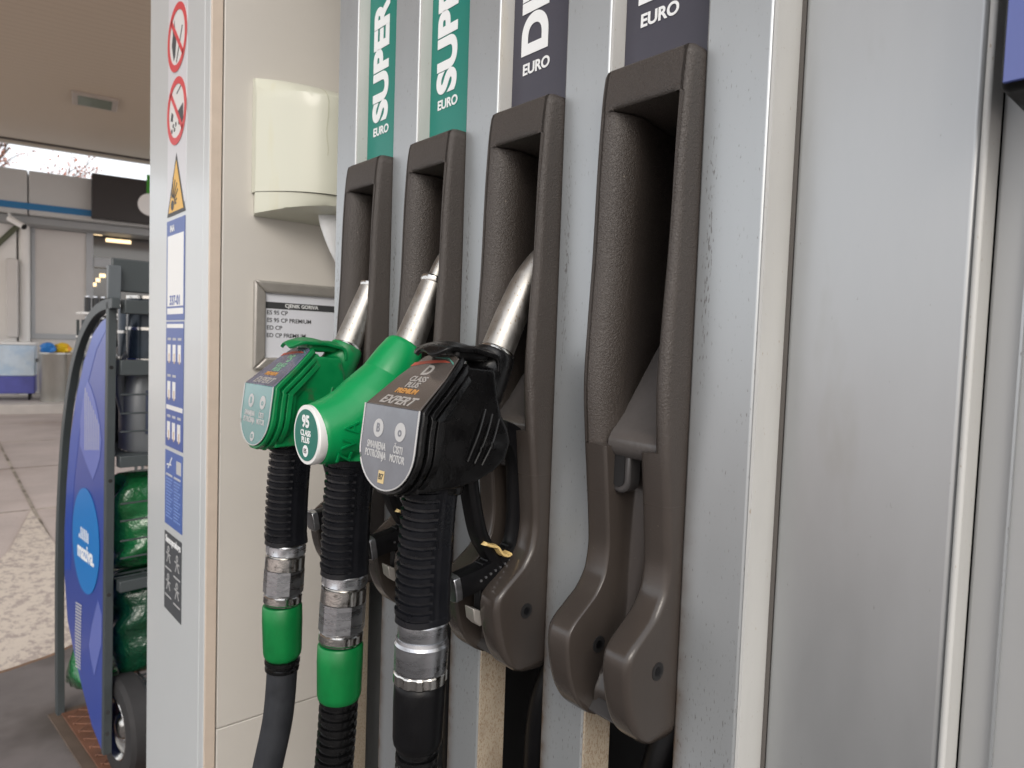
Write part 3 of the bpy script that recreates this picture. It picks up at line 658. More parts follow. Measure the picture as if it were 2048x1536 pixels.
for cz, kind in [(1.957, 0), (1.8235, 1), (1.6965, 2)]:
    R_ = .0585
    st = disc(bc, cz, R_, .0009, M['whitep'], pump, 'prohibition_sticker')
    if kind == 1:    # match flame and hand
        MB().prism([fx(bc + a, cz + b, .0013) for a, b in [(.02, -.035), (.032, -.005), (.026, .012), (.03, .03), (.02, .018), (.017, .034), (.012, .01), (.006, -.005), (.012, -.03)]], (.0003, 0, 0)).build('symbol', M['letterdark'], st, smooth=False)
        bar((bc + .004, cz - .042), (bc - .03, cz + .012), .004, .0013, M['letterdark'], st)
    if kind == 2:
        MB().prism([fx(bc + a, cz + b, .0013) for a, b in [(-.008, -.002), (-.038, .006), (-.04, -.02), (-.03, -.03), (-.012, -.026)]], (.0003, 0, 0)).build('symbol', M['letterdark'], st, smooth=False)
        MB().prism([fx(bc + a, cz + b, .0013) for a, b in [(.036, -.01), (.03, .004), (.02, -.002), (.024, -.014)]], (.0003, 0, 0)).build('symbol', M['letterdark'], st, smooth=False)
        for a, b in [(.02, -.022), (.028, -.03), (.012, -.03), (.004, -.022)]: disc(bc + a, cz + b, .004, .0013, M['letterdark'], st, 'symbol')
        bar((bc + .0, cz + .03), (bc - .03, cz + .04), .003, .0013, M['letterdark'], st)
    disc(bc, cz, R_, .0016, M['red'], st, 'red_ring', R_ * .79)
    bar((bc + R_ * .62, cz + R_ * .62), (bc - R_ * .62, cz - R_ * .62), .009, .0016, M['red'], st, 'red_bar')
tz0, tz1 = 1.516, 1.624
ws = MB().prism([fx(bc, tz1, .0009), fx(bc - .055, tz0, .0009), fx(bc + .055, tz0, .0009)], (.0003, 0, 0)).build('warning_triangle', M['letterdark'], pump, smooth=False)
MB().prism([fx(bc, tz1 - .013, .0013), fx(bc - .045, tz0 + .006, .0013), fx(bc + .045, tz0 + .006, .0013)], (.0003, 0, 0)).build('yellow_face', M['yellow'], ws, smooth=False)
for a, l_ in [(-75, .035), (-55, .05), (-38, .055), (-20, .055), (-3, .06), (15, .035), (-90, .03)]:
    c0 = Vector((bc + .02, tz0 + .02)); d = Vector((math.sin(math.radians(a)), math.cos(math.radians(a))))
    bar(c0 + d * .012, c0 + d * l_ * .8, .0035, .0017, M['letterdark'], ws)
disc(bc + .02, tz0 + .018, .009, .0017, M['letterdark'], ws, 'symbol')
def zc_(py): return onX(354, py, WX).z
z0_, z1_ = zc_(640), zc_(437)
qs = rect('code_sticker', M['blue'], by0 + .002, by1, z0_, z1_, .0009)
rect('white_field', M['whitep'], by0 + .008, by1 - .008, zc_(612), zc_(468), .0013, qs)
text('lettering', '337-01', M['blue'], qs, fx(bc, zc_(601), .0014), (0, -1, 0), (0, 0, 1), .024, .02, .0003)
rect('white_field', M['whitep'], by0 + .008, by1 - .008, zc_(628), zc_(616), .0013, qs)
text('lettering', 'INA', M['lettering'], qs, fx(bc + .02, zc_(455), .0013), (0, -1, 0), (0, 0, 1), .016, .03, .0003)
z0_, z1_ = zc_(900), zc_(643)
ps = rect('instruction_sticker', M['blue'], by0 + .004, by1, z0_, z1_, .0009, None, 'blue instruction sticker with small step pictures')
rect('white_field', M['whitep'], by0 + .006, by1 - .006, zc_(656), zc_(648), .0013, ps)
rect('white_field', M['whitep'], by0 + .006, by1 - .006, zc_(823), zc_(814), .0013, ps)
skin = mat('picture_tan', S(206, 184, 164), .5)
for r0, nn_ in [(690, 3), (765, 2), (848, 3)]:
    for i in range(nn_):
        yy = by1 - .012 - i * .032
        rect('step_picture', M['whitep'], yy - .018, yy, zc_(r0 + 34), zc_(r0), .0013, ps)
        rect('step_picture', skin, yy - .014, yy - .008, zc_(r0 + 38), zc_(r0 + 18), .0016, ps)
        rect('step_caption', M['lettergrey'], yy - .02, yy, zc_(r0 - 9), zc_(r0 - 14), .0013, ps)
z0_, z1_ = zc_(1062), zc_(908)
p3 = rect('instruction_sticker', mat('mid_blue_print', S(74, 104, 172), .35), by0 + .004, by1, z0_, z1_, .0009, None, 'blue sticker with two columns of small print')
rect('white_field', M['lettergrey'], by0 + .012, by0 + .04, zc_(948), zc_(922), .0013, p3)
bar((by1 - .02, zc_(945)), (by1 - .045, zc_(920)), .003, .0013, M['lettering'], p3); bar((by1 - .012, zc_(938)), (by1 - .04, zc_(935)), .003, .0013, M['lettering'], p3)
for c_i in range(2):
    ya_ = by1 - .008 - c_i * .05
    rect('small_print', M['lettergrey'], ya_ - .04, ya_, zc_(960), zc_(956), .0013, p3)
    for r_i in range(13): rect('small_print', mat('print_blue', S(120, 146, 200), .5) if r_i + c_i == 0 else bpy.data.materials['print_blue'], ya_ - .04 + .006 * (r_i % 3), ya_, zc_(968 + r_i * 6.5), zc_(965.6 + r_i * 6.5), .0013, p3)
z0_, z1_ = zc_(1240), zc_(1078)
p4 = rect('pictogram_sticker', mat('slate_print', S(72, 76, 80), .4), by0 + .006, by1, z0_, z1_, .0009)
text('lettering', 'Samoposluga', M['lettering'], p4, fx(bc, zc_(1092), .0013), (0, -1, 0), (0, 0, 1), .018, .03, .0003)
for i, (a, pz) in enumerate([(.03, 1125), (-.025, 1130), (.03, 1182), (-.025, 1185)]):
    z = zc_(pz)
    disc(bc + a, z + .012, .006, .0013, M['lettergrey'], p4, 'symbol', .004)
    bar((bc + a, z + .004), (bc + a - .012, z - .012), .0025, .0013, M['lettergrey'], p4); bar((bc + a, z + .004), (bc + a + .01, z - .014), .0025, .0013, M['lettergrey'], p4); bar((bc + a - .014, z + .002), (bc + a + .014, z + .004), .0022, .0013, M['lettergrey'], p4)
    rect('small_print', M['lettergrey'], bc + a - .02, bc + a + .02, z - .026, z - .0235, .0013, p4)
# ================================================================= towel dispenser and price board on the wall
dx0, dx1 = .0245, .285; dz0, dz1 = 1.502, 1.722; DD = .10
td = empty('towel_dispenser', ((dx0 + dx1) / 2, WY - .05, dz0), 'yellowed ivory plastic towel dispenser mounted on the beige wall', 'dispenser')
def dplan(z, s=1.0, y_off=0):
    k = (z - dz0) / (dz1 - dz0); dep = DD * s * (1 - .55 * max(0, (k - .86) / .14) ** 2) * (1 - .10 * max(0, (.18 - k) / .18)) 
    row = [Vector((dx0 + (1 - s) * .1, WY - .0005, z))]
    for i in range(25):
        t = i / 24; c = 2 * t - 1
        prof_ = (1 - abs(c) ** 3.2) * .62 + .38
        row.append(Vector((lerp(dx0, dx1, t), WY - .001 - dep * (.16 + .84 * (1 - abs(c) ** 2.6)), z)))
    row.append(Vector((dx1, WY - .0005, z))); return row
lip = dz0 + .036
rows = []
for z in [dz0, dz0 + .004] + [dz0 + .004 + (lip - dz0 - .004) * i / 4 for i in range(1, 5)]:
    k_ = min(1, (z - dz0) / .004 + .0)
    row = dplan(z, .96)
    # the underside rises towards the front in a shallow arc
    for j, v in enumerate(row):
        f_ = (WY - v.y) / DD; v.z = max(v.z, dz0 + .022 * f_ ** 1.2 * (1 if z < lip else 0))
    rows.append(row)
b_ = MB(); b_.grid(rows); b_.add(rows[0], [tuple(range(len(rows[0])))]); b_.build('base_tray', M['ivory'], td, ang=30)
rows = []
for i in range(16):
    z = lip + .001 + (dz1 - lip - .001) * i / 15; rows.append(dplan(z, 1.0))
b_ = MB(); b_.grid(rows); b_.add(rows[-1], [tuple(range(len(rows[-1])))]); b_.add(rows[0], [tuple(range(len(rows[0])))]); b_.build('cover', M['ivory'], td, bevel=.002, ang=30)
for t0, z0c, z1c, sd_ in [(.33, .06, .19, 1), (.47, .0, .215, 2), (.62, .04, .17, 3), (.8, .05, .21, 4)]:
    rn = random.Random(sd_); pts = []
    for i in range(14):
        z = lip + .002 + lerp(z0c, min(z1c, dz1 - lip - .012), i / 13); t = t0 + .005 * math.sin(i * .8 + sd_) + rn.uniform(-.002, .002); row = dplan(z, 1.0); f_ = t * 24; a_ = int(f_); v = row[1 + a_].lerp(row[2 + a_], f_ - a_); v.y -= .0003; pts.append(v)
    MB().tube(pts, .00035, 5).build('hairline_crack', M['crack'], td)
MB().cyl(Vector((.155, WY - DD - .0005, dz1 - .05)), Vector((.155, WY - DD - .003, dz1 - .05)), .005, n=20).build('lock', M['alu'], td)
# hanging towel sheet
rows = []
for i in range(14):
    v = i / 13
    pl_ = onY(636 + 8 * v + 44 * v ** 1.8, 430 + 135 * v, WY - .05); row = []
    for j in range(10):
        u_ = j / 9; row.append(Vector((lerp(pl_.x, .25, u_), WY - .05 - .010 * math.sin(u_ * 6 + v * 2), pl_.z + (.006 if i == 0 else 0) - .012 * u_)))
    rows.append(row)
tw = MB().grid(rows).build('paper_towel', M['papert']); so = tw.modifiers.new('s', 'SOLIDIFY'); so.thickness = .0006
tag(tw, 'white paper towel hanging out below the ivory dispenser', 'paper towel')
fx0, fx1, fz0_, fz1_ = .0285, .30, 1.2486, 1.397
pb = empty('price_board', ((fx0 + fx1) / 2, WY - .01, fz0_), 'aluminium framed price list on the beige wall under the dispenser', 'sign')
FWD = .02
for name_, q in [('frame', [(fx0, fz0_), (fx1, fz0_), (fx1 - FWD, fz0_ + FWD), (fx0 + FWD, fz0_ + FWD)]), ('frame', [(fx0, fz1_), (fx1, fz1_), (fx1 - FWD, fz1_ - FWD), (fx0 + FWD, fz1_ - FWD)]),
                 ('frame', [(fx0, fz0_), (fx0, fz1_), (fx0 + FWD, fz1_ - FWD), (fx0 + FWD, fz0_ + FWD)]), ('frame', [(fx1, fz0_), (fx1, fz1_), (fx1 - FWD, fz1_ - FWD), (fx1 - FWD, fz0_ + FWD)])]:
    MB().prism([Vector((x, WY - .0005, z)) for x, z in q], (0, -.011, 0)).build(name_, M['framealu'], pb, bevel=.004, seg=3)
sh = MB().box(fx0 + FWD - .001, fx1 - FWD + .001, WY - .004, WY - .001, fz0_ + FWD - .001, fz1_ - FWD + .001).build('price_sheet', M['paper'], pb)
MB().box(fx0 + FWD + .001, fx1 - FWD, WY - .0046, WY - .0041, 1.3515, 1.3625).build('header_band', M['letterdark'], sh)
text('lettering', 'CJENIK GORIVA', M['lettering'], sh, (.113, WY - .0047, 1.3572), (1, 0, 0), (0, 0, 1), .0085, .02, .0002)
for i, t in enumerate(['ES 95 CP', 'ES 95 CP PREMIUM', 'ED CP', 'ED CP PREMIUM']):
    text('lettering', t, M['letterdark'], sh, (.0515, WY - .0042, 1.3445 - i * .0128), (1, 0, 0), (0, 0, 1), .0098, .012, .0002, align='LEFT')
# ================================================================= nozzles
def NP(yc):
    def f(u, y, z): return Vector((-u / 1000., yc + y / 1000., 1.2 + z / 1000.))
    return f
def ribbed(i_per, amp):
    return None
def grip_mesh(P, top, bot, ru=20, ry=17.5, rows_=170):
    mb = MB(); rr_ = []
    n = 72
    for i in range(rows_):
        t = i / (rows_ - 1); z = lerp(top[1], bot[1], t); u = lerp(top[0], bot[0], t) + 1.5 * math.sin(t * math.pi)
        flare = 1.0 + .10 * max(0, .12 - t) / .12 + .05 * max(0, t - .9) / .1
        row = []
        for j in range(n):
            a = 2 * math.pi * j / n; c, s_ = math.cos(a), math.sin(a)     # a=0: outwards (+u), a=270deg: towards -y
            k = (abs(c) ** 2.6 + abs(s_) ** 2.6) ** (-1 / 2.6)
            r = 1.0
            if .05 < t < .955:
                if c > .2:                                               # ridged outer half
                    ph = (t * 15.5) % 1.0; r += .075 * (1 if ph < .62 else -.6) * min(1, (c - .2) * 12) * (1 - .5 * (ph / .62 if ph < .62 else 0))
                elif c > -.55:
                    if int(a * 18) % 2 == 0: r -= .018
            row.append(P(u + ru * flare * k * c * r, ry * flare * k * s_ * r, z))
        rr_.append(row)
    mb.grid(rr_, True, True)
    return mb
def lathe(P, axis, prof, n=40, hexes=()):
    """axis: (u0,z0,u1,z1); prof: list of (t 0..1, radius mm); hexes: t ranges cut to n flats"""
    u0, z0, u1, z1 = axis; du, dz = u1 - u0, z1 - z0; L_ = math.hypot(du, dz); tu, tz = du / L_, dz / L_; nu, nz_ = -tz, tu
    rows = []
    for item in prof:
        t, r = item[0], item[1]; hx = item[2] if len(item) > 2 else 0
        row = []
        for j in range(n):
            a = 2 * math.pi * j / n; rr_ = r
            if hx: m_ = math.pi / hx; b = ((a + .2) % (2 * m_)) - m_; rr_ = r * math.cos(m_) / math.cos(b) * (1 + .5 * (1 - math.cos(m_)))
            row.append(P(u0 + du * t + nu * rr_ * math.cos(a), rr_ * math.sin(a), z0 + dz * t + nz_ * rr_ * math.cos(a)))
        rows.append(row)
    return MB().grid(rows, True, True)
def guard_set(P, root, shift=0):
    path = catmull([P(34, 0, 30), P(20, 0, 24), P(12, 0, 8), P(8.5, 0, -18), P(8, 0, -50), P(12, 0, -70), P(25, 0, -80), P(44, 0, -86.5), P(60, 0, -90), P(77, 0, -92.5)], 6)
    MB().tube(path, .0085, 16, side=(0, 1, 0), sq=(1.0, 1.18), power=5).build('guard', M['black'], root, ang=40)
    ax = []
    MB().tube([P(74, 0, -92.0), P(80.5, 0, -93.2)], .0092, 16, side=(0, 1, 0), sq=(1.0, 1.16), power=6).build('guard_clip', M['alu'], root, bevel=.0008)
    for i in range(8):
        u = 20 + i * 5
        z = -76 - i * 1.9
        MB().tube([P(u, -9.3, z), P(u, -8.2, z)], .0011, 10, side=(0, 0, 1)).build('rivet', M['alu'], root)
    # notched rack on top of the guard
    rk = MB()
    for i in range(7):
        u = 22 + i * 5.5; z = -68.5 - i * 2.2
        rk.tube([P(u, -5, z + 1), P(u, 5, z + 1)], .0017, 8, side=(0, 0, 1))
    rk.build('notch_rack', M['black'], root)
    MB().prism([P(60, -6, -112), P(41, -6, -121), P(44, -6, -127), P(52, -6, -129), P(58, -6, -123)], P(0, 6, 0) - P(0, -6, 0)).build('guard_foot', M['framealu'], root, bevel=.001)
    MB().box(*(lambda a, b: (min(a.x, b.x), max(a.x, b.x), min(a.y, b.y), max(a.y, b.y), min(a.z, b.z), max(a.z, b.z)))(P(52, -4, -95), P(43, 4, -121))).build('foot_bracket', M['black'], root, bevel=.001)
    lv = catmull([P(66, 0, 2), P(62, 0, -20), P(53, 0, -52), P(42, 0, -70), P(30, 0, -88)], 6)
    MB().tube(lv, .0075, 14, side=(0, 1, 0), sq=(1.15, .75), power=4).build('lever', M['black'], root, ang=40)
    lt = catmull([P(54, -8, -58.5), P(48, -8, -61), P(42, -8, -63), P(37, -8, -69), P(31, -8, -72), P(27, -8, -71)], 5)
    MB().tube(lt, .0032, 12, side=(0, 1, 0), sq=(1.9, .5), power=4).build('hold_latch', M['brass'], root)
def edge_line():
    # side profile of the label faces (u, z) with the half width at each point
    pr = [((91, 93), 20), ((97, 88), 24), ((114, 73.6), 31), ((131, 59.1), 36), ((137, 54), 38)]
    z = 54
    for z in (48, 40, 32, 24, 16, 9, 3, -2, -5.5, -7.6, -8.3):
        t = (54 - z) / 62.3; u = 137 + 7.2 * t
        k = (24 - z) / 32.3; hw = 38.5 if k <= 0 else 38.5 * math.sqrt(max(0, 1 - k * k)) + .01
        pr.append(((u, z), hw))
    return pr
def cover_layer(P, off0, off1, grow, wave=0):
    pr = edge_line(); mb = MB(); n = len(pr); rows = []
    norms = []
    for i in range(n):
        a = Vector(pr[max(i - 1, 0)][0]); b = Vector(pr[min(i + 1, n - 1)][0]); d = (b - a).normalized(); norms.append(Vector((d.y, -d.x)))   # pointing outwards
    rows_f = []
    for off in (off0, off1):
        rr_ = []
        for i, ((u, z), hw) in enumerate(pr):
            nn_ = norms[i]
            if nn_.x < 0: nn_ = -nn_
            g_ = grow * (1 + wave * math.sin(i * 1.7))
            c = Vector((u, z)) + nn_ * off
            if i == n - 1: c.y -= g_
            elif i > n - 6: c.y -= g_ * (i - (n - 6)) / 5
            h_ = hw + g_
            if i == n - 1: h_ = 6 + g_
            rr_.append([P(c.x, y, c.y) for y in (-h_, -h_ * .5, 0, h_ * .5, h_)])
        rows_f.append(rr_)
    front, back = rows_f
    F, B = front, back
    vs = [p for r in F for p in r] + [p for r in B for p in r]; m_ = 5; off = n * m_; fs = []
    for i in range(n - 1):
        for j in range(m_ - 1):
            q = i * m_ + j
            fs.append((q, q + 1, q + m_ + 1, q + m_)); fs.append((off + q, off + q + m_, off + q + m_ + 1, off + q + 1))
        q = i * m_; fs.append((q, q + m_, off + q + m_, off + q)); q = i * m_ + m_ - 1; fs.append((q, off + q, off + q + m_, q + m_))
    for j in range(m_ - 1):
        fs.append((j, off + j, off + j + 1, j + 1)); q = (n - 1) * m_ + j; fs.append((q, q + 1, off + q + 1, off + q))
    mb.add(vs, fs); return mb
def covered_nozzle(yc, gx, mbody, mcover, m_lo, m_up, label, straight, kind):
    P = NP(yc)
    root = empty('fuel_nozzle', P(100, 0, -235), label, 'fuel nozzle', 'fuel nozzles hanging in the pump holsters')
    # core body
    core = MB()
    core.prism([P(u, -25, z) for u, z in [(126, 48), (88, 84), (60, 82), (56, 60), (52, 46), (45, 36), (42, 24), (47, 11), (58, 3), (76, -4), (98, -7), (130, -8), (132, 20)]], (0, .050, 0))
    core.tube([P(u, 0, z) for u, z in [(74, 40), (56, 66), (45, 86), (40.5, 95)]], [.0235, .0205, .0185, .0172], 24, side=(0, 1, 0))
    core.tube([P(90, 0, 15), P(93, 0, -14)], [.021, .019], 24, side=(0, 1, 0))
    core.tube([P(62, 0, 46), P(61, 0, 24), P(66, 0, 8)], [.014, .0272, .016], 24, side=(0, 1, 0))
    rm = remeshed(core, .0013, 10, .6)
    rm.build('body', mbody, root, ang=180)
    for i in range(3):
        lp = catmull([P(70 - i * 7, -25.6, 52 - i * 4), P(77 - i * 7, -27.0, 34 - i * 4), P(86 - i * 7, -25.8, 13 - i * 2)], 6)
        MB().tube(lp, .0011, 8).build('body_rib', mbody, root)
    for o0_, o1_, g_, w_ in [(-1.2, -6.0, 1.6, .25), (-6.2, -8.2, -1.5, 0), (-8.4, -12.5, 2.2, .2), (-12.7, -14.5, -1.2, 0), (-14.7, -19.5, 1.4, .15), (-19.7, -26, -6, .1)]:
        cover_layer(P, o0_, o1_, g_, w_).build('cover_ring' if o0_ > -12.6 else 'cover_ring', mcover, root, bevel=.0011, seg=3)
    # label faces
    up_n = Vector((39, 46)).normalized()
    def upf(s_, y, e=0):     # s_ 0 at the fold .. 1 at the top
        return P(137 + (91 - 137) * s_ + up_n.x * e, y, 54 + 39 * s_ + up_n.y * e)
    hw_at = lambda s_: lerp(36.5, 22, s_)
    ou = MB().prism([upf(0, -36.5, -1.0), upf(0, 36.5, -1.0), upf(.55, 30.5, -1.0), upf(.93, 22, -1.0), upf(.98, 15, -1.0), upf(.98, -15, -1.0), upf(.93, -22, -1.0), upf(.55, -30.5, -1.0)], upf(0, 0, .2) - upf(0, 0, -1.0)).build('upper_label', m_up, root, bevel=.0003)
    lo_pts = [(54, -36.8), (54, 36.8)]
    pts = []
    for i in range(25):
        a = math.pi * i / 24; pts.append((24 - 30.5 * math.sin(a), 36.8 * math.cos(a)))
    pl = [(53.7, -36.8), (53.7, 36.8)] + pts
    def lof(z, y, e=0): t = (54 - z) / 62.3; return P(137 + 7.2 * t + e, y, z)
    ol = MB().prism([lof(z, y, -1.0) for z, y in pl], lof(0, 0, .25) - lof(0, 0, -1.0)).build('lower_label', m_lo, root, bevel=.0003)
    rt = (0, -1, 0); upv = (lof(50, 0) - lof(0, 0)).normalized(); upv2 = (upf(1, 0) - upf(0, 0)).normalized()
    # clear film edge
    rimp = [lof(z, y * 1.0, .5) for z, y in ([(54, 37.2)] + [(z, y * 1.01) for z, y in pts] + [(54, -37.2)])]
    MB().tube(rimp, .0006, 6).build('film_edge', M['lettergrey'], ol)
    for yy, t1, t2 in [(14, 'SMANJENA', 'POTROŠNJA'), (-16, 'ČISTI', 'MOTOR')]:
        zi = 37
        c0 = lof(zi, yy, .35); mb = MB(); n = 28
        mb.prism([c0 + Vector(rt) * .0068 * math.cos(2 * math.pi * i / n) + upv * .0068 * math.sin(2 * math.pi * i / n) for i in range(n)], (-.0003, 0, 0)).build('round_icon', M['lettergrey'], ol)
        text('icon_mark', 'B' if yy > 0 else 'o', m_lo, ol, c0 + Vector((-.0004, 0, 0)), rt, upv, .009, .03, .0002)
        text('lettering', t1, M['lettergrey'], ol, lof(24, yy, .35), rt, upv, .0075, .015, .0003, sx=.72)
        text('lettering', t2, M['lettergrey'], ol, lof(17.5, yy, .35), rt, upv, .0075, .015, .0003, sx=.72)
    if kind == 'D':
        c0 = lof(2.5, 2, .35); MB().prism([c0 + Vector((0, y / 1000, 0)) + upv * z / 1000 for y, z in [(-4, -4.5), (4, -4.5), (4, 4.5), (-4, 4.5)]], (-.0003, 0, 0)).build('grade_mark', mat('tan_sticker', S(214, 190, 138), .4), ol)
        text('lettering', 'B7', M['letterdark'], ol, c0 + Vector((-.0004, 0, 0)), rt, upv, .006, .015, .0002)
    else:
        c0 = lof(2.0, 0, .35); MB().prism([c0 + Vector((0, .0048 * math.cos(a_ * .3), 0)) + upv * .0048 * math.sin(a_ * .3) for a_ in range(21)], (-.0003, 0, 0)).build('grade_mark', M['lettergrey'], ol)
        text('lettering', 'E5', m_lo, ol, c0 + Vector((-.0004, 0, 0)), rt, upv, .0055, .02, .0002)
    # upper face print
    text('lettering', 'D' if kind == 'D' else '95', M['letterdull'] if kind == 'D' else mat('mint_print', S(124, 168, 138), .5), ou, upf(.66, -1, .35), rt, upv2, .015, .03, .0003)
    text('lettering', 'CLASS\nPLUS', M['letterdull'] if kind == 'D' else bpy.data.materials['mint_print'], ou, upf(.44, 0, .35), rt, upv2, .0078, .02, .0003)
    text('lettering', 'PREMIUM', mat('orange_print', S(190, 138, 76), .5), ou, upf(.27, 0, .35), rt, upv2, .0068, .03, .0003)
    text('lettering', 'EXPERT', M['letterdull'], ou, upf(.1, 0, .35), rt, upv2, .0115, .02, .0003, sx=1.1, shear=.3)
    sw1 = [upf(a_, b_, .3) for a_, b_ in [(.80, 27), (.86, 10), (.88, -8), (.84, -18), (.83, -6), (.79, 12), (.72, 28)]]  # red and teal colour bands stand in for the film's holographic glare
    MB().prism(sw1, upf(0, 0, .4) - upf(0, 0, .3)).build('red_glare_band', mat('red_glare_colour', S(176, 84, 68), .4), ou)
    sw2 = [upf(a_, b_, .3) for a_, b_ in [(.92, 8), (.9, -12), (.80, -24), (.84, -22), (.93, -10)]]
    MB().prism(sw2, upf(0, 0, .4) - upf(0, 0, .3)).build('teal_glare_band', mat('teal_glare_colour', S(88, 140, 128), .4), ou)
    # top flap
    rows = []
    fpz = catmull([P(112, 0, 96), P(104, 0, 100.5), P(90, 0, 102.5), P(74, 0, 100.5), P(60, 0, 99), P(51, 0, 93), P(50, 0, 83)], 4)
    for i, c in enumerate(fpz):
        t = i / (len(fpz) - 1); h_ = .022 * (math.sin(min(1, t * 3.2 + .28) * math.pi / 2)) * (1 - .12 * t)
        rows.append([c + Vector((0, h_ * s_, -.0035 * abs(s_) ** 2 + .0008 * math.sin(i * .9 + s_ * 3))) for s_ in (-1, -.75, -.5, -.25, 0, .25, .5, .75, 1)])
    fl = MB().grid(rows).build('rubber_flap', mcover, root, ang=80); s_m = fl.modifiers.new('s', 'SOLIDIFY'); s_m.thickness = .0035; s_m.offset = -1
    s_b = fl.modifiers.new('b', 'BEVEL'); s_b.width = .0012; s_b.segments = 2
    MB().box(*(lambda a, b: (min(a.x, b.x), max(a.x, b.x), min(a.y, b.y), max(a.y, b.y), min(a.z, b.z), max(a.z, b.z)))(P(92, -15, 88), P(58, 15, 99.5))).build('flap_block', mcover, root, bevel=.004, seg=3)
    # spout
    if not straight:
        path = catmull([P(43, 0, 88), P(38, 0, 98), P(24, 0, 127), P(7, 0, 156), P(-14, 0, 178), P(-42, 0, 194)], 6)
        MB().tube(path, [.0142 - .0020 * i / len(path) for i in range(len(path))], 28, side=(0, 1, 0)).build('spout', M['spout'], root)
        sp = MB()
        for i in range(5): 
            u = 18 - i * 5.5; z = 110 + i * 11
            sp.tube([P(u, -3, z), P(u - 2.5, -3, z + 6)], .0022, 6)
        sp.build('spout_spring', M['alu'], root)
    else:
        MB().tube([P(43, 0, 90), P(40, 0, 98), P(12.5, 0, 163)], [.0150, .0147, .0118], 32, side=(0, 1, 0)).build('spout', M['spout'], root)
        MB().tube([P(14.0, 0, 159.5), P(13.4, 0, 161), P(12.4, 0, 163.2), P(12.0, 0, 164.2)], [.0121, .0129, .0129, .0117], 32, side=(0, 1, 0)).build('spout_tip', M['chrome'], root)
    lathe(P, (41.5, 92, 39, 97), [(0, 16.5), (.4, 16.2), (.8, 15.6), (1, 14.8)]).build('spout_ring', M['chrome'], root)
    grip_mesh(P, (93 + gx, -4), (98 + gx, -112)).build('grip', M['grip'], root, ang=25)
    guard_set(P, root)
    return root, P
def plate_coupling(P, root, z0, u0, sleeve_m, z1, slz0, slz1, u1, r=19.5):
    L_ = z0 - z1
    lathe(P, (u0, z0, u0 + .6, z0 - 11), [(0, r * .98), (.08, r * 1.0), (.12, r * 1.02, 8), (.85, r * 1.02, 8), (.9, r), (1, r * .96)], 48).build('hex_ring', M['alu'], root, ang=25)
    lathe(P, (u0 + .6, z0 - 11, u0 + 1.4, z0 - 26), [(0, r * .9), (.08, r * .9), (.1, r * 1.02), (.95, r * 1.03), (1, r * .98)], 48).build('engraved_ring', M['chrome'], root, ang=25)
    lathe(P, (u0 + 1.4, z0 - 26, u0 + 2.6, z1 + 10), [(0, r * 1.02, 10), (.9, r * 1.02, 10), (.93, r * .98), (1, r * .93)], 60).build('hex_sleeve', M['alu'], root, ang=15)
    lathe(P, (u0 + 2.6, z1 + 10, u0 + 3.2, z1), [(0, r * .95), (.1, r * 1.0), (.75, r * 1.0), (.9, r * .94), (1, r * .93)], 48).build('lock_ring', M['chrome'], root, ang=25)
    lathe(P, (u0 + 3.2, slz0, u1, slz1), [(0, r * .97), (.03, r * 1.03), (.3, r * 1.04), (.86, r * 1.0), (.93, r * .96), (.98, r * .86), (1, r * .8)], 48).build('sleeve', sleeve_m, root, ang=40)
def hose(P, pts, r, ribs, root, m):
    path = catmull([P(*p) for p in pts], 60 if ribs else 16)
    if ribs:
        L_ = [0.]
        for a, b in zip(path, path[1:]): L_.append(L_[-1] + (b - a).length)
        rad = [r * (1 + .075 * (1 if (l * 1000 / ribs) % 1 < .5 else -1)) / 1000 for l in L_]
    else: rad = r / 1000
    MB().tube(path, rad, 32, side=(0, 1, 0)).build('hose', m, root, ang=35)
# --- black diesel nozzle
r3, P3 = covered_nozzle(.431, 6.5, M['rubber'], M['rubber'], M['label_grey'], M['label_dark'], 'black diesel nozzle with a brown and grey label cover, nearest of the three', False, 'D')
lathe(P3, (104.5, -112, 104.8, -125), [(0, 18.8), (.08, 19.6), (.2, 19.6), (.22, 19.2), (.9, 19.2), (1, 18.6)], 48).build('hose_coupling', M['alu'], r3, ang=25)
lathe(P3, (104.8, -125, 105.5, -151), [(0, 19.6), (.1, 19.9), (.18, 21.2), (.3, 20.8), (.9, 20.6), (.95, 20.2), (1, 19.4)], 48).build('breakaway_body', M['alu'], r3, ang=25)
def gear(i, a): return 0
gb = MB(); rows = []
for z_, s_ in [(-150.5, 1), (-151.5, 1.03), (-158.5, 1.03), (-159.8, .98)]:
    rows.append([P3(105.6 + (20.2 * s_ * (1 - (.05 if (j // 3) % 2 and j % 48 > 8 else 0))) * math.cos(2 * math.pi * j / 72), 20.2 * s_ * (1 - (.05 if (j // 3) % 2 and j % 48 > 8 else 0)) * math.sin(2 * math.pi * j / 72), z_) for j in range(72)])
gb.grid(rows, True, True).build('knurled_nut', M['chrome'], r3, ang=25)
lathe(P3, (105.6, -159.5, 106.5, -214), [(0, 18.2), (.03, 19.6), (.1, 20), (.3, 20), (.82, 19.4), (.9, 18.6), (.96, 16.5), (1, 15)], 48).build('sleeve', M['black'], r3, ang=40)
hose(P3, [(106.5, 0, -209), (107, 0, -255), (108, 0, -340), (112, 0, -450), (116, 0, -600), (100, 0, -780), (40, 0, -930), (-60, 0, -980)], 15.5, 8.5, r3, M['rubber'])
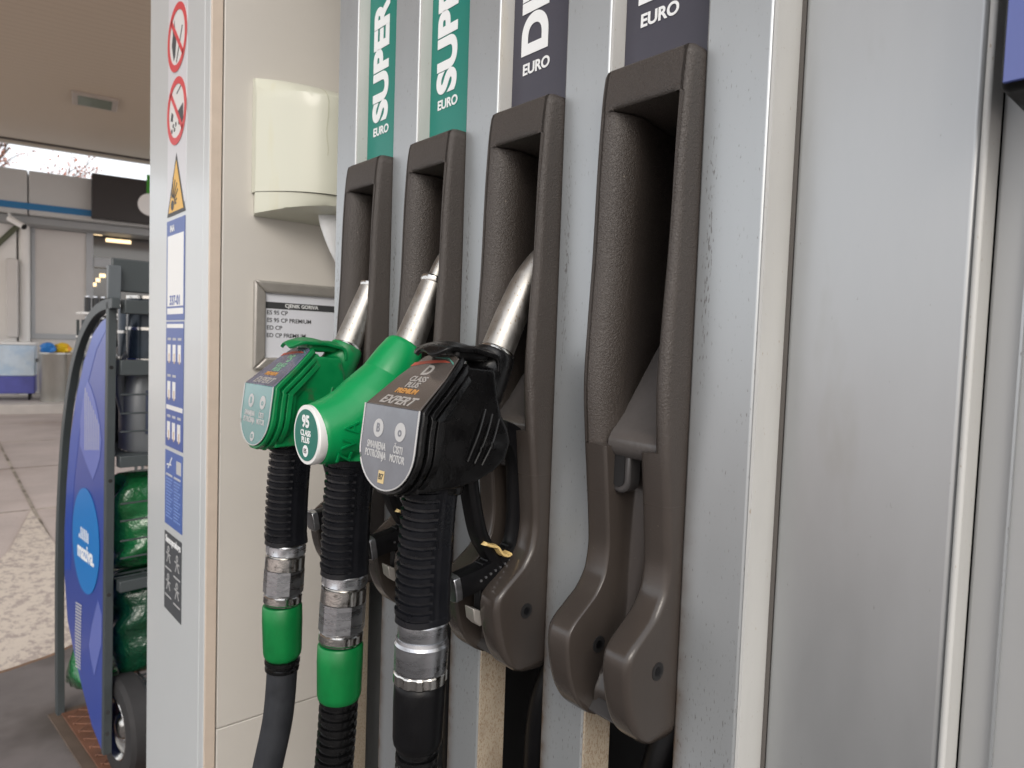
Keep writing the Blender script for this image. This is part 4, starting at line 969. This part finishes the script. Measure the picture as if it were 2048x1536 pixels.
# --- dirty green covered nozzle
r1, P1 = covered_nozzle(.684, 8, M['greenr'], M['greenr'], M['label_green'], M['label_violet'], 'dirt-stained green nozzle with a pale blue label cover, farthest of the three', True, '95')
plate_coupling(P1, r1, -113, 106, M['greens'], -176, -177, -235, 108)
lathe(P1, (108, -235, 108.5, -250), [(0, 15.5), (.1, 18), (.3, 18), (.38, 15.8), (.5, 15.8), (.6, 17.5), (.8, 17.2), (.9, 15), (1, 14.5)], 40).build('hose_clip', M['rubber'], r1)
hose(P1, [(108, 0, -246), (111, 2, -300), (121, 6, -360), (131, 10, -430), (140, 14, -560), (120, 10, -780), (60, 0, -950), (-50, 0, -1010)], 15.5, 0, r1, M['hose'])
# --- bright green round-disc nozzle
P2 = NP(.563)
r2 = empty('fuel_nozzle', P2(100, 0, -235), 'bright green petrol nozzle with a round white-rimmed 95 disc, in the middle', 'fuel nozzle', 'fuel nozzles hanging in the pump holsters')
core = MB()
core.tube([P2(u, 0, z) for u, z in [(136, 17.5), (133, 18), (124, 19), (108, 23), (92, 32), (78, 47), (68, 61), (61, 72)]], [.0258, .0276, .0294, .0316, .0322, .0306, .0262, .0218], 40, side=(0, 1, 0))
core.tube([P2(88, 0, 22), P2(93, 0, -11)], [.026, .0205], 28, side=(0, 1, 0))
core.tube([P2(70, 0, 30), P2(46, 0, 30), P2(34, 0, 24)], [.027, .022, .014], 28, side=(0, 1, 0))
remeshed(core, .0013, 8, .6).build('body', M['green'], r2, ang=180)
lathe(P2, (66, 64, 42.5, 98.5), [(0, 22.4), (.03, 23.6), (.1, 23.8), (.55, 21.8), (.88, 19.4), (.96, 18.2), (1, 16)], 48).build('collar', M['green'], r2, ang=40)
lathe(P2, (67.2, 62.2, 65.8, 64.3), [(0, 22.6), (1, 22.6)], 48).build('collar_gap', M['void'], r2)
MB().tube([P2(u, 0, z) for u, z in [(132, 17.8), (134, 17.8), (140.5, 17.5), (141.6, 17.5), (141.6, 17.5)]], [.0256, .0264, .0264, .0255, .0232], 56, side=(0, 1, 0)).build('disc_rim', M['whitep'], r2, ang=30)
dl = MB().tube([P2(141.7, 0, 17.5), P2(142.1, 0, 17.5)], .0226, 56, side=(0, 1, 0)).build('disc_label', mat('disc_teal', S(0, 112, 98), .3), r2, ang=30)
rt = (0, -1, 0); upz = (0, 0, 1)
text('lettering', '95', M['lettering'], dl, P2(142.3, 0, 29), rt, upz, .0145, .035, .0003)
text('lettering', 'CLASS\nPLUS', M['lettering'], dl, P2(142.3, 0, 16), rt, upz, .0072, .02, .0003)
MB().tube([P2(142.15, 0, 3.5), P2(142.4, 0, 3.5)], .0052, 28, side=(0, 1, 0)).build('grade_mark', M['lettering'], dl)
text('lettering', 'E5', M['letterdark'], dl, P2(142.6, 0, 3.5), rt, upz, .0055, .015, .0002)
MB().tube([P2(43, 0, 92), P2(40, 0, 98), P2(12, 0, 162)], [.0152, .0148, .0122], 32, side=(0, 1, 0)).build('spout', M['spout'], r2)
MB().tube([P2(13.6, 0, 158.5), P2(13.0, 0, 160), P2(11.8, 0, 163.0), P2(11.2, 0, 164.2)], [.0125, .0134, .0134, .0120], 32, side=(0, 1, 0)).build('spout_tip', M['chrome'], r2)
MB().tube(catmull([P2(11.6, 0, 163), P2(0, 0, 184), P2(-18, 0, 205)], 5), .0082, 24, side=(0, 1, 0)).build('spout_extension', M['spout'], r2)
for ch, zz, yy, rv in (('Z', 0, -23.2, (0, -.62, 1)), ('V', 12.5, -28.9, (0, -.25, 1)), ('A', 26, -30.6, (0, -.02, 1))):
    text('embossed_letter', ch, M['green'], r2, P2(117 - zz * .12, yy, zz), rv, (-1, 0, 0), .019, .0, .0018, sx=.85)
grip_mesh(P2, (97, -6), (101.5, -112), 20.5, 18).build('grip', M['grip'], r2, ang=25)
guard_set(P2, r2)
plate_coupling(P2, r2, -112, 101.5, M['greens'], -176, -177, -231, 105, 20)
hose(P2, [(105, 0, -228), (106.5, 0, -262), (111, 0, -320), (120, 2, -420), (124, 4, -580), (110, 2, -790), (50, 0, -950), (-50, 0, -1000)], 16.5, 8.0, r2, M['rubber'])
# ================================================================= display rack with oil products
A_ = Vector((-.059, 2.481, 0)); B_ = Vector((-.008, 1.99, 0)); dAB = (B_ - A_).normalized(); nAB = Vector((-dAB.y, dAB.x, 0)); 
if nAB.x > 0: nAB = -nAB                         # towards the viewer's side (-x)
def pv(px, py, off=0.): return onV(px, py, A_ + nAB * off, nAB)
inn = -nAB                                       # into the rack
rack = empty('display_rack', A_ + Vector((0, 0, .1)), 'dark grey wheeled display rack with a curved blue side panel', 'display rack')
bar_ = lambda pts, w_, d_, name, m=M['anthracite']: MB().tube(pts, w_, 4, side=nAB, sq=(d_, 1), power=40).build(name, m, rack, bevel=.002, ang=20)
left_curve = catmull([pv(x, y) for x, y in [(120, 1428), (119, 1250), (120, 1100), (124, 980), (132, 860), (147, 750), (165, 680), (186, 636), (206, 615), (232, 606)]], 5)
MB().tube(left_curve, .0165, 4, side=nAB, sq=(1.0, 1), power=2).build('side_rail', M['anthracite'], rack, ang=30)
def sqtube(path, hw, hd, name, m=None, parent=None):
    rows = []
    path = [Vector(p) for p in path]
    for i, p in enumerate(path):
        t = (path[min(i + 1, len(path) - 1)] - path[max(i - 1, 0)]).normalized(); s_ = nAB; u_ = t.cross(s_).normalized()
        rows.append([p + s_ * hd + u_ * hw, p - s_ * hd + u_ * hw, p - s_ * hd - u_ * hw, p + s_ * hd - u_ * hw])
    return MB().grid(rows, True, True).build(name, m or M['anthracite'], parent or rack, bevel=.0015, ang=30)
for o in [q for q in bpy.data.objects if q.parent == rack]: bpy.data.objects.remove(o)
sqtube(left_curve, .0135, .010, 'side_rail')
sqtube([pv(223, 604), pv(219, 900), pv(216, 1200), pv(213, 1506)], .0095, .010, 'front_post')
# second side frame further in
DEP = .75
for pth, nme in ((left_curve, 'side_rail'), ([pv(223, 604), pv(213, 1506)], 'front_post')): sqtube([p + inn * DEP for p in pth], .0135, .010, nme)
bp = [(213, 636), (202, 644), (186, 668), (168, 722), (152, 795), (140, 880), (133, 970), (129, 1060), (129, 1150), (135, 1240), (148, 1305), (165, 1378), (184, 1452), (207, 1510)]
mblue = mat('panel_blue', S(48, 72, 156), .3, var=.04, vs=3, coat=.2)
pan = MB().prism([pv(x, y, .004) for x, y in bp], nAB * -.006).build('side_panel', mblue, rack, smooth=False)
def deco(pts, m, e, name='printed_shape', smooth=False): return MB().prism([pv(x, y, .0042 + e) for x, y in pts], nAB * .0004).build(name, m, pan, smooth=False)
msat = mat('panel_saturated_blue', S(22, 70, 168), .3, coat=.2)
deco([(212, 638), (187, 671), (169, 724), (153, 797), (141, 882), (134, 972), (130, 1062), (130, 1140), (141, 1140), (143, 1060), (149, 960), (160, 860), (175, 770), (193, 700), (212, 660)], msat, 0)
mperi = mat('panel_periwinkle', S(96, 110, 182), .35)
deco([(175, 760), (182, 775), (190, 800), (199, 845), (203, 880), (200, 915), (195, 935), (186, 960), (172, 925), (160, 890), (161, 840), (166, 800)], mperi, .0003)
for i in range(9):
    x = 170 + i * 3.4
    deco([(x, 775 + i * 9), (x + .8, 775 + i * 9), (x + .3, 900), (x - .5, 900)], M['lettergrey'], .0008)
ang_ = [2 * math.pi * i / 36 for i in range(36)]
c0 = pv(171, 1082, .0052); hz = (pv(171, 980).z - pv(171, 1188).z) / 2
rr_ = []
w2 = ((pv(145, 1060) - pv(198, 1100)).to_2d().length) / 2
MB().prism([c0 - dAB * w2 * -math.cos(a) + Vector((0, 0, hz * math.sin(a))) for a in ang_], nAB * .0005).build('round_badge', mat('badge_blue', S(22, 122, 198), .3), pan, smooth=False)
text('lettering', 'maziva.', M['lettering'], pan, pv(171, 1108, .0058), dAB, (0, 0, 1), .064, .03, .0004, sx=.8)
for i, h_ in enumerate([.012, .034, .034, .034, .034, .03]):
    q = pv(158 + i * 3.4, 1074 + i * 2.6, .0058)
    MB().prism([q, q + dAB * .007, q + dAB * .007 + Vector((0, 0, h_)), q + Vector((0, 0, h_))], nAB * .0004).build('emblem_bar', M['lettering'], pan, smooth=False)
for i in range(22):
    y = 1205 + i * 6
    q = [pv(150 + abs(i - 11) * .15, y, .0052), pv(163 - i * .1, y + 7, .0052)]
    sd2 = Vector((0, 0, .0022))
    MB().prism([q[0] - sd2, q[1] - sd2, q[1] + sd2, q[0] + sd2], nAB * .0004).build('printed_stripe', M['lettergrey'], pan, smooth=False)
deco([(196, 1200), (204, 1230), (203, 1290), (196, 1320), (189, 1352), (182, 1320), (178, 1290), (184, 1250)], mperi, .0003)
for x, y in [(223, 735), (221, 962), (218, 1190), (216, 1425), (215, 1468)]:
    MB().cyl(pv(x, y, .0095), pv(x, y, .012), .005, n=12).build('bolt', M['black'], rack)
# cross rails and shelves
def along(p, x0=.0, x1=DEP, r=.0145, name='cross_rail', m=None, z=None):
    a = p + inn * x0; b = p + inn * x1
    bb_ = MB(); h = r; d2 = dAB
    bb_.prism([a - d2 * h - Vector((0, 0, h)), a + d2 * h - Vector((0, 0, h)), a + d2 * h + Vector((0, 0, h)), a - d2 * h + Vector((0, 0, h))], b - a)
    return bb_.build(name, m or M['anthracite'], rack, bevel=.002)
along(pv(229, 612), .019, DEP - .02, .018)
for y in (735, 925, 1176, 1400): along(pv(220, y), .019, DEP - .02, .015 if y != 735 else .02)
wire = M['anthracite']
shz = []
for y in (735, 925, 1176, 1400):
    p = pv(220, y); sh_ = MB(); back = (A_ - B_).to_2d().length - .12
    for i in range(12):
        o_ = p - dAB * (back * (i + 1) / 12) + Vector((0, 0, .012)); sh_.tube([o_ + inn * .02, o_ + inn * (DEP - .02)], .003, 6)
    for x_ in (.1, .3, .5, .68): sh_.tube([p + inn * x_ + Vector((0, 0, .008)), p + inn * x_ - dAB * back + Vector((0, 0, .008))], .003, 6)
    sh_.build('wire_shelf', wire, rack); shz.append(p.z + .015)
for y in (790, 828, 865, 1010, 1045, 1085, 1120): 
    p = pv(228, y); MB().tube([p + inn * .015, p + inn * (DEP - .01)], .0025, 6).build('guard_wire', wire, rack)
# header board
hb = pv(226, 597); hz0 = hb.z; hz1 = onY(235, 516, hb.y + .02).z
MB().prism([hb + inn * .0 + Vector((0, .018, .02)), hb + inn * DEP + Vector((0, .018, .02)), hb + inn * DEP + Vector((0, .018, hz1 - hz0)), hb + Vector((0, .018, hz1 - hz0))], (0, .012, 0)).build('header_board', mat('header_grey', S(68, 74, 76), .4), rack, bevel=.004)
MB().prism([hb + inn * -.012 + Vector((0, -.004, .0)), hb + inn * .018 + Vector((0, -.004, .0)), hb + inn * .018 + Vector((0, -.004, (hz1 - hz0) * .8)), hb + inn * -.012 + Vector((0, -.004, (hz1 - hz0) * .8))], (0, .02, 0)).build('header_bracket', mat('bracket_grey', S(96, 102, 106), .4), rack, bevel=.002)
# wheel
wr = .135; wc = Vector((.035, 2.04, .1 + wr))
whl = MB(); rows = []
for dx_, r_w in [(-.030, wr * .62), (-.032, wr * .8), (-.030, wr * .93), (-.02, wr), (.02, wr), (.030, wr * .93), (.032, wr * .8), (.030, wr * .62)]:
    rows.append([wc + inn * dx_ + (dAB * math.cos(t) + Vector((0, 0, math.sin(t)))) * r_w for t in [2 * math.pi * i / 48 for i in range(48)]])
wh = whl.grid(rows, True, False).build('wheel', mat('tyre_rubber', S(44, 43, 44), .7, var=.15, vs=30, bump=.4, bs=120), rack, ang=30)
rows = []
for dx_, r_w in [(-.028, wr * .64), (-.031, wr * .60), (-.016, wr * .52), (-.010, wr * .3), (-.024, wr * .2), (-.028, wr * .1), (-.028, .001)]:
    rows.append([wc + inn * dx_ + (dAB * math.cos(t) + Vector((0, 0, math.sin(t)))) * r_w for t in [2 * math.pi * i / 40 for i in range(40)]])
MB().grid(rows, True, False).build('rim', M['chrome'], wh)
c = copy_tree(wh, rack); c.location = wh.location + inn * (DEP - .1)
# products
def pos(x_, d_, z): return Vector((B_.x, B_.y, 0)) + inn * x_ - dAB * d_ + Vector((0, 0, z))
mcan = mat('grey_canister_plastic', S(120, 124, 128), .3, .3); mblk = mat('black_canister', S(32, 34, 36), .3)
def oil_can(x_, d_, z, s, lab, m):
    o = empty('oil_canister', pos(x_, d_, z), lab, 'oil canister', 'oil canisters on the display rack')
    rows = []
    for k_, wq, hq in [(0, .95, 0), (.02, 1, .02), (.55, 1, .55), (.75, .92, .75), (.88, .7, .88), (.95, .4, .95)]:
        c_ = pos(x_, d_, z + .27 * s * hq)
        rows.append([c_ + inn * (.095 * s * wq * (abs(math.cos(t)) ** .5) * (1 if math.cos(t) > 0 else -1)) + dAB * (.06 * s * (.5 + .5 * wq) * (abs(math.sin(t)) ** .5) * (1 if math.sin(t) > 0 else -1)) for t in [2 * math.pi * (i + .5) / 32 for i in range(32)]])
    MB().grid(rows, True, True).build('canister_body', m, o, ang=50)
    hd = catmull([pos(x_ - .085 * s, d_ - .0, z + .10 * s), pos(x_ - .10 * s, d_, z + .2 * s), pos(x_ - .06 * s, d_, z + .29 * s), pos(x_ + .0 * s, d_, z + .31 * s), pos(x_ + .03 * s, d_, z + .27 * s)], 5)
    MB().tube(hd, .014 * s, 10).build('handle', m, o)
    MB().cyl(pos(x_ + .03 * s, d_, z + .25 * s), pos(x_ + .03 * s, d_, z + .315 * s), .026 * s, .024 * s, 20).build('cap', mblk, o)
    q = pos(x_, d_ - .061 * s, z + .05 * s)
    MB().prism([q - inn * .055 * s, q + inn * .055 * s, q + inn * .055 * s + Vector((0, 0, .12 * s)), q - inn * .055 * s + Vector((0, 0, .12 * s))], dAB * .002).build('printed_label', mat('canister_label', S(58, 66, 84), .35), o, bevel=.001)
oil_can(.15, .12, shz[1], 1.0, 'grey oil canister with dark label, at the rack front beside the post', mcan)
oil_can(.40, .14, shz[1], .95, 'grey oil canister second from the blue panel, half behind the column', mcan)
oil_can(.16, .34, shz[1], 1.0, 'dark oil canister behind the front one on the middle shelf', mblk)
def drum(x_, d_, z, r, h_, lab):
    o = empty('oil_drum_can', pos(x_, d_, z), lab, 'metal can', 'metal cans on the top shelf')
    m = mat('can_print', S(38, 48, 58), .25, .4, var=.3, vs=30)
    MB().tube([pos(x_, d_, z + .006), pos(x_, d_, z + h_)], r, 32).build('can_body', m, o, ang=30)
    for k_ in (0, .5, 1): MB().tube([pos(x_, d_, z + h_ * k_ - .0 + (.0 if k_ else 0)), pos(x_, d_, z + h_ * k_ + .008)], r * 1.03, 32).build('can_rim', M['chrome'], o, ang=30)
drum(.12, .10, shz[0], .058, .17, 'blue-grey metal can at the rack front on the top shelf')
drum(.26, .11, shz[0], .058, .17, 'blue-grey metal can next to the front one on the top shelf')
drum(.14, .26, shz[0], .05, .15, 'small blue-grey can behind the front can on the top shelf')
def bag(ctr, sx_, sy_, sz_, m, lab, seed, name='product_bag', cat='bag', group='bags on the display rack'):
    rn = random.Random(seed); rows = []; N1, N2 = 28, 44
    ph = [(rn.uniform(0, 6.28), rn.randint(2, 7), rn.uniform(2, 9), rn.uniform(.015, .05)) for _ in range(9)]
    for i in range(N1 + 1):
        v = i / N1; z = (v - .5) * 2; row = []
        pinch = max(.05, (1 - abs(z) ** 4.0)) ** .5
        for j in range(N2):
            t = 2 * math.pi * j / N2; c, s_ = math.cos(t), math.sin(t)
            k_ = (abs(c) ** 3 + abs(s_) ** 3) ** (-1 / 3)
            w_ = 1 + sum(a_ * math.sin(n_q * t + f_ * v * 3 + p_) for p_, n_q, f_, a_ in ph) * (.5 + .5 * pinch)
            row.append(ctr + inn * sx_ * k_ * c * w_ * (.75 + .25 * pinch) + dAB * sy_ * k_ * s_ * w_ * pinch + Vector((0, 0, sz_ * z)))
        rows.append(row)
    o = MB().grid(rows, True, True).build(name, m, ang=60)
    return tag(o, lab, cat, group)
mbag = mat('green_film_bag', S(22, 92, 50), .14, var=.35, vs=9, coat=.6, bump=1.0, bs=26, bdist=.012)
mbagd = mat('dark_green_film_bag', S(10, 58, 38), .15, var=.3, vs=8, coat=.6, bump=1.0, bs=22, bdist=.014)
z2 = shz[2]
b1 = bag(pos(.16, .13, z2 + .135), .13, .085, .135, mbag, 'glossy green bag with a barcode on the lower middle shelf', 1)
b2 = bag(pos(.17, .13, shz[3] + .15), .14, .10, .15, mbagd, 'dark green glossy bag on the lowest shelf above the wheel', 2)
b3 = bag(pos(.45, .14, z2 + .135), .13, .085, .135, mbag, 'green bag behind the column on the lower middle shelf', 3)
b4 = bag(pos(.17, .36, shz[3] + .11), .13, .09, .12, mbag, 'green bag poking out beside the left rail at the rack bottom', 4)
b4.location += Vector((0, 0, 0)) 
# barcode on the first bag
q = pos(.10, .13 - .088, z2 + .11)
bcn = MB(); 
bp_ = MB().prism([q, q + inn * .085, q + inn * .085 + Vector((0, 0, .03)), q + Vector((0, 0, .03))], dAB * .012).build('barcode', M['whitep'], b1)
for i in range(12):
    q2 = q + inn * (.006 + i * .006) + Vector((0, 0, .005)) + dAB * .0122
    MB().prism([q2, q2 + inn * (.0018 + .0015 * (i % 3 == 0)), q2 + inn * (.0018 + .0015 * (i % 3 == 0)) + Vector((0, 0, .021)), q2 + Vector((0, 0, .021))], dAB * .0004).build('barcode_stripe', M['letterdark'], bp_)
# bag corner sticking out at lower left and blue bag behind
def spill(pts, m, lab, th=.05):
    a = [pv(x, y, -.02) for x, y in pts]
    c = sum(a, Vector()) / len(a); rows = []
    for k_, s_ in [(-.5, .25), (-.42, .75), (-.2, .97), (0, 1), (.2, .97), (.42, .75), (.5, .25)]:
        rows.append([c + (p - c) * s_ + inn * (th * (k_ + .5)) + Vector((0, 0, .004 * math.sin(i * 2.3))) for i, p in enumerate(catmull(a + [a[0]], 4)[:-1])])
    o = MB().grid(rows, True, True).build('product_bag', m, ang=50)
    return tag(o, lab, 'bag', 'bags on the display rack')
spill([(116, 1372), (118, 1345), (132, 1310), (140, 1276), (146, 1290), (150, 1330), (162, 1380), (150, 1392), (130, 1385)], mbag, 'creased green bag corner sticking out past the left rail', .16)
spill([(136, 1100), (140, 1180), (140, 1262), (131, 1240), (129, 1190), (131, 1110)], mat('navy_film_bag', S(26, 34, 110), .2, coat=.4, bump=.4, bs=14, bdist=.01), 'dark blue bag squeezed behind the blue panel edge', .12)
# ---- rusty chequered cover plate under the rack
mrp = mat('rusty_plate', S(120, 82, 64), .65, .2, var=.3, vs=9, dirt=S(84, 62, 52), dirts=8, dirtth=.55, bump=.3, bs=80)
cpz = .108
cor = [onZ(95, 1430, cpz), onZ(152, 1412, cpz), onZ(330, 1500, cpz), onZ(330, 1720, cpz), onZ(165, 1640, cpz)]
cp = empty('cover_plate', (cor[0].x, cor[0].y, .1), 'rusty brown chequered metal cover plate on the asphalt island', 'cover plate')
c1 = onZ(95, 1428, cpz); c2 = onZ(235, 1385, cpz); c3 = onZ(150, 1570, cpz); ex = (c2 - c1).normalized(); ey = (c3 - c1).normalized(); ey = (ey - ex * ey.dot(ex)).normalized()
W_, H_ = .75, .8
def cq(a, b, z=cpz): p = c1 + ex * a + ey * b; return Vector((p.x, p.y, z))
MB().prism([cq(0, 0, .1005), cq(W_, 0, .1005), cq(W_, H_, .1005), cq(0, H_, .1005)], (0, 0, .006)).build('plate_frame', mat('frame_rust', S(92, 78, 68), .7, var=.2, vs=10), cp, bevel=.001)
plt = MB().prism([cq(.03, .03, .107), cq(W_ - .03, .03, .107), cq(W_ - .03, H_ - .03, .107), cq(.03, H_ - .03, .107)], (0, 0, .004)).build('plate', mrp, cp, bevel=.001)
rib_ = MB()
for i in range(14):
    for (a0, b0, a1, b1_) in ((.04 + i * .05, .04, .04 + i * .05 + .0, H_ - .04),):
        pass
for i in range(-13, 14):
    for sgn in (1, -1):
        pts_ = []
        for t in range(0, 41):
            a = .04 + (W_ - .08) * t / 40; b = .4 + i * .055 + sgn * (a - W_ / 2)
            if .04 < b < H_ - .04: pts_.append(cq(a, b, .1115))
        if len(pts_) > 2: rib_.tube([pts_[0], pts_[-1]], .0022, 4)
rib_.build('chequer_ribs', mrp, plt)
# ---- stand with black bottles beyond the rack
bd = 5.2
def pd(px, py, Y=bd): return onY(px, py, Y)
st0 = pd(166, 640); st1 = pd(212, 640)
stand = empty('bottle_stand', Vector((st0.x + .1, bd, 0)), 'slim metal stand beyond the rack carrying rows of black bottles', 'stand')
sb = MB(); x0_, x1_ = st0.x - .01, st0.x + .34
for x in (x0_, x1_):
    for yy in (bd - .06, bd + .12): sb.box(x - .008, x + .008, yy - .008, yy + .008, 0.0, pd(180, 640).z)
sb.build('upright', M['anthracite'], stand)
for py_ in (625, 672):
    z = pd(180, py_).z; MB().box(x0_ - .01, x1_ + .01, bd - .07, bd + .13, z - .012, z).build('shelf', M['whitep'], stand)
pos_w = ['leftmost', 'second from left', 'third from left', 'fourth from left', 'rightmost']
for row_, (py0, py1, cnt) in enumerate([(625, 592, 5), (672, 634, 5)]):
    z0_ = pd(180, py0).z + .001; h_ = pd(180, py1).z - z0_
    for i in range(cnt):
        x = x0_ + .035 + i * .044
        o = empty('bottle', (x, bd, z0_), 'black bottle with silver cap, %s in the %s row of the stand' % (pos_w[i], ['upper', 'lower'][row_]), 'bottle', 'black bottles on the stand beyond the rack')
        MB().tube([(x, bd, z0_), (x, bd, z0_ + h_ * .86), (x, bd, z0_ + h_ * .92)], [.019, .019, .012], 16).build('bottle_body', mblk, o, ang=40)
        MB().tube([(x, bd, z0_ + h_ * .921), (x, bd, z0_ + h_)], [.013, .012], 14).build('cap', M['alu'], o, ang=40)
print('objects', len(bpy.data.objects))
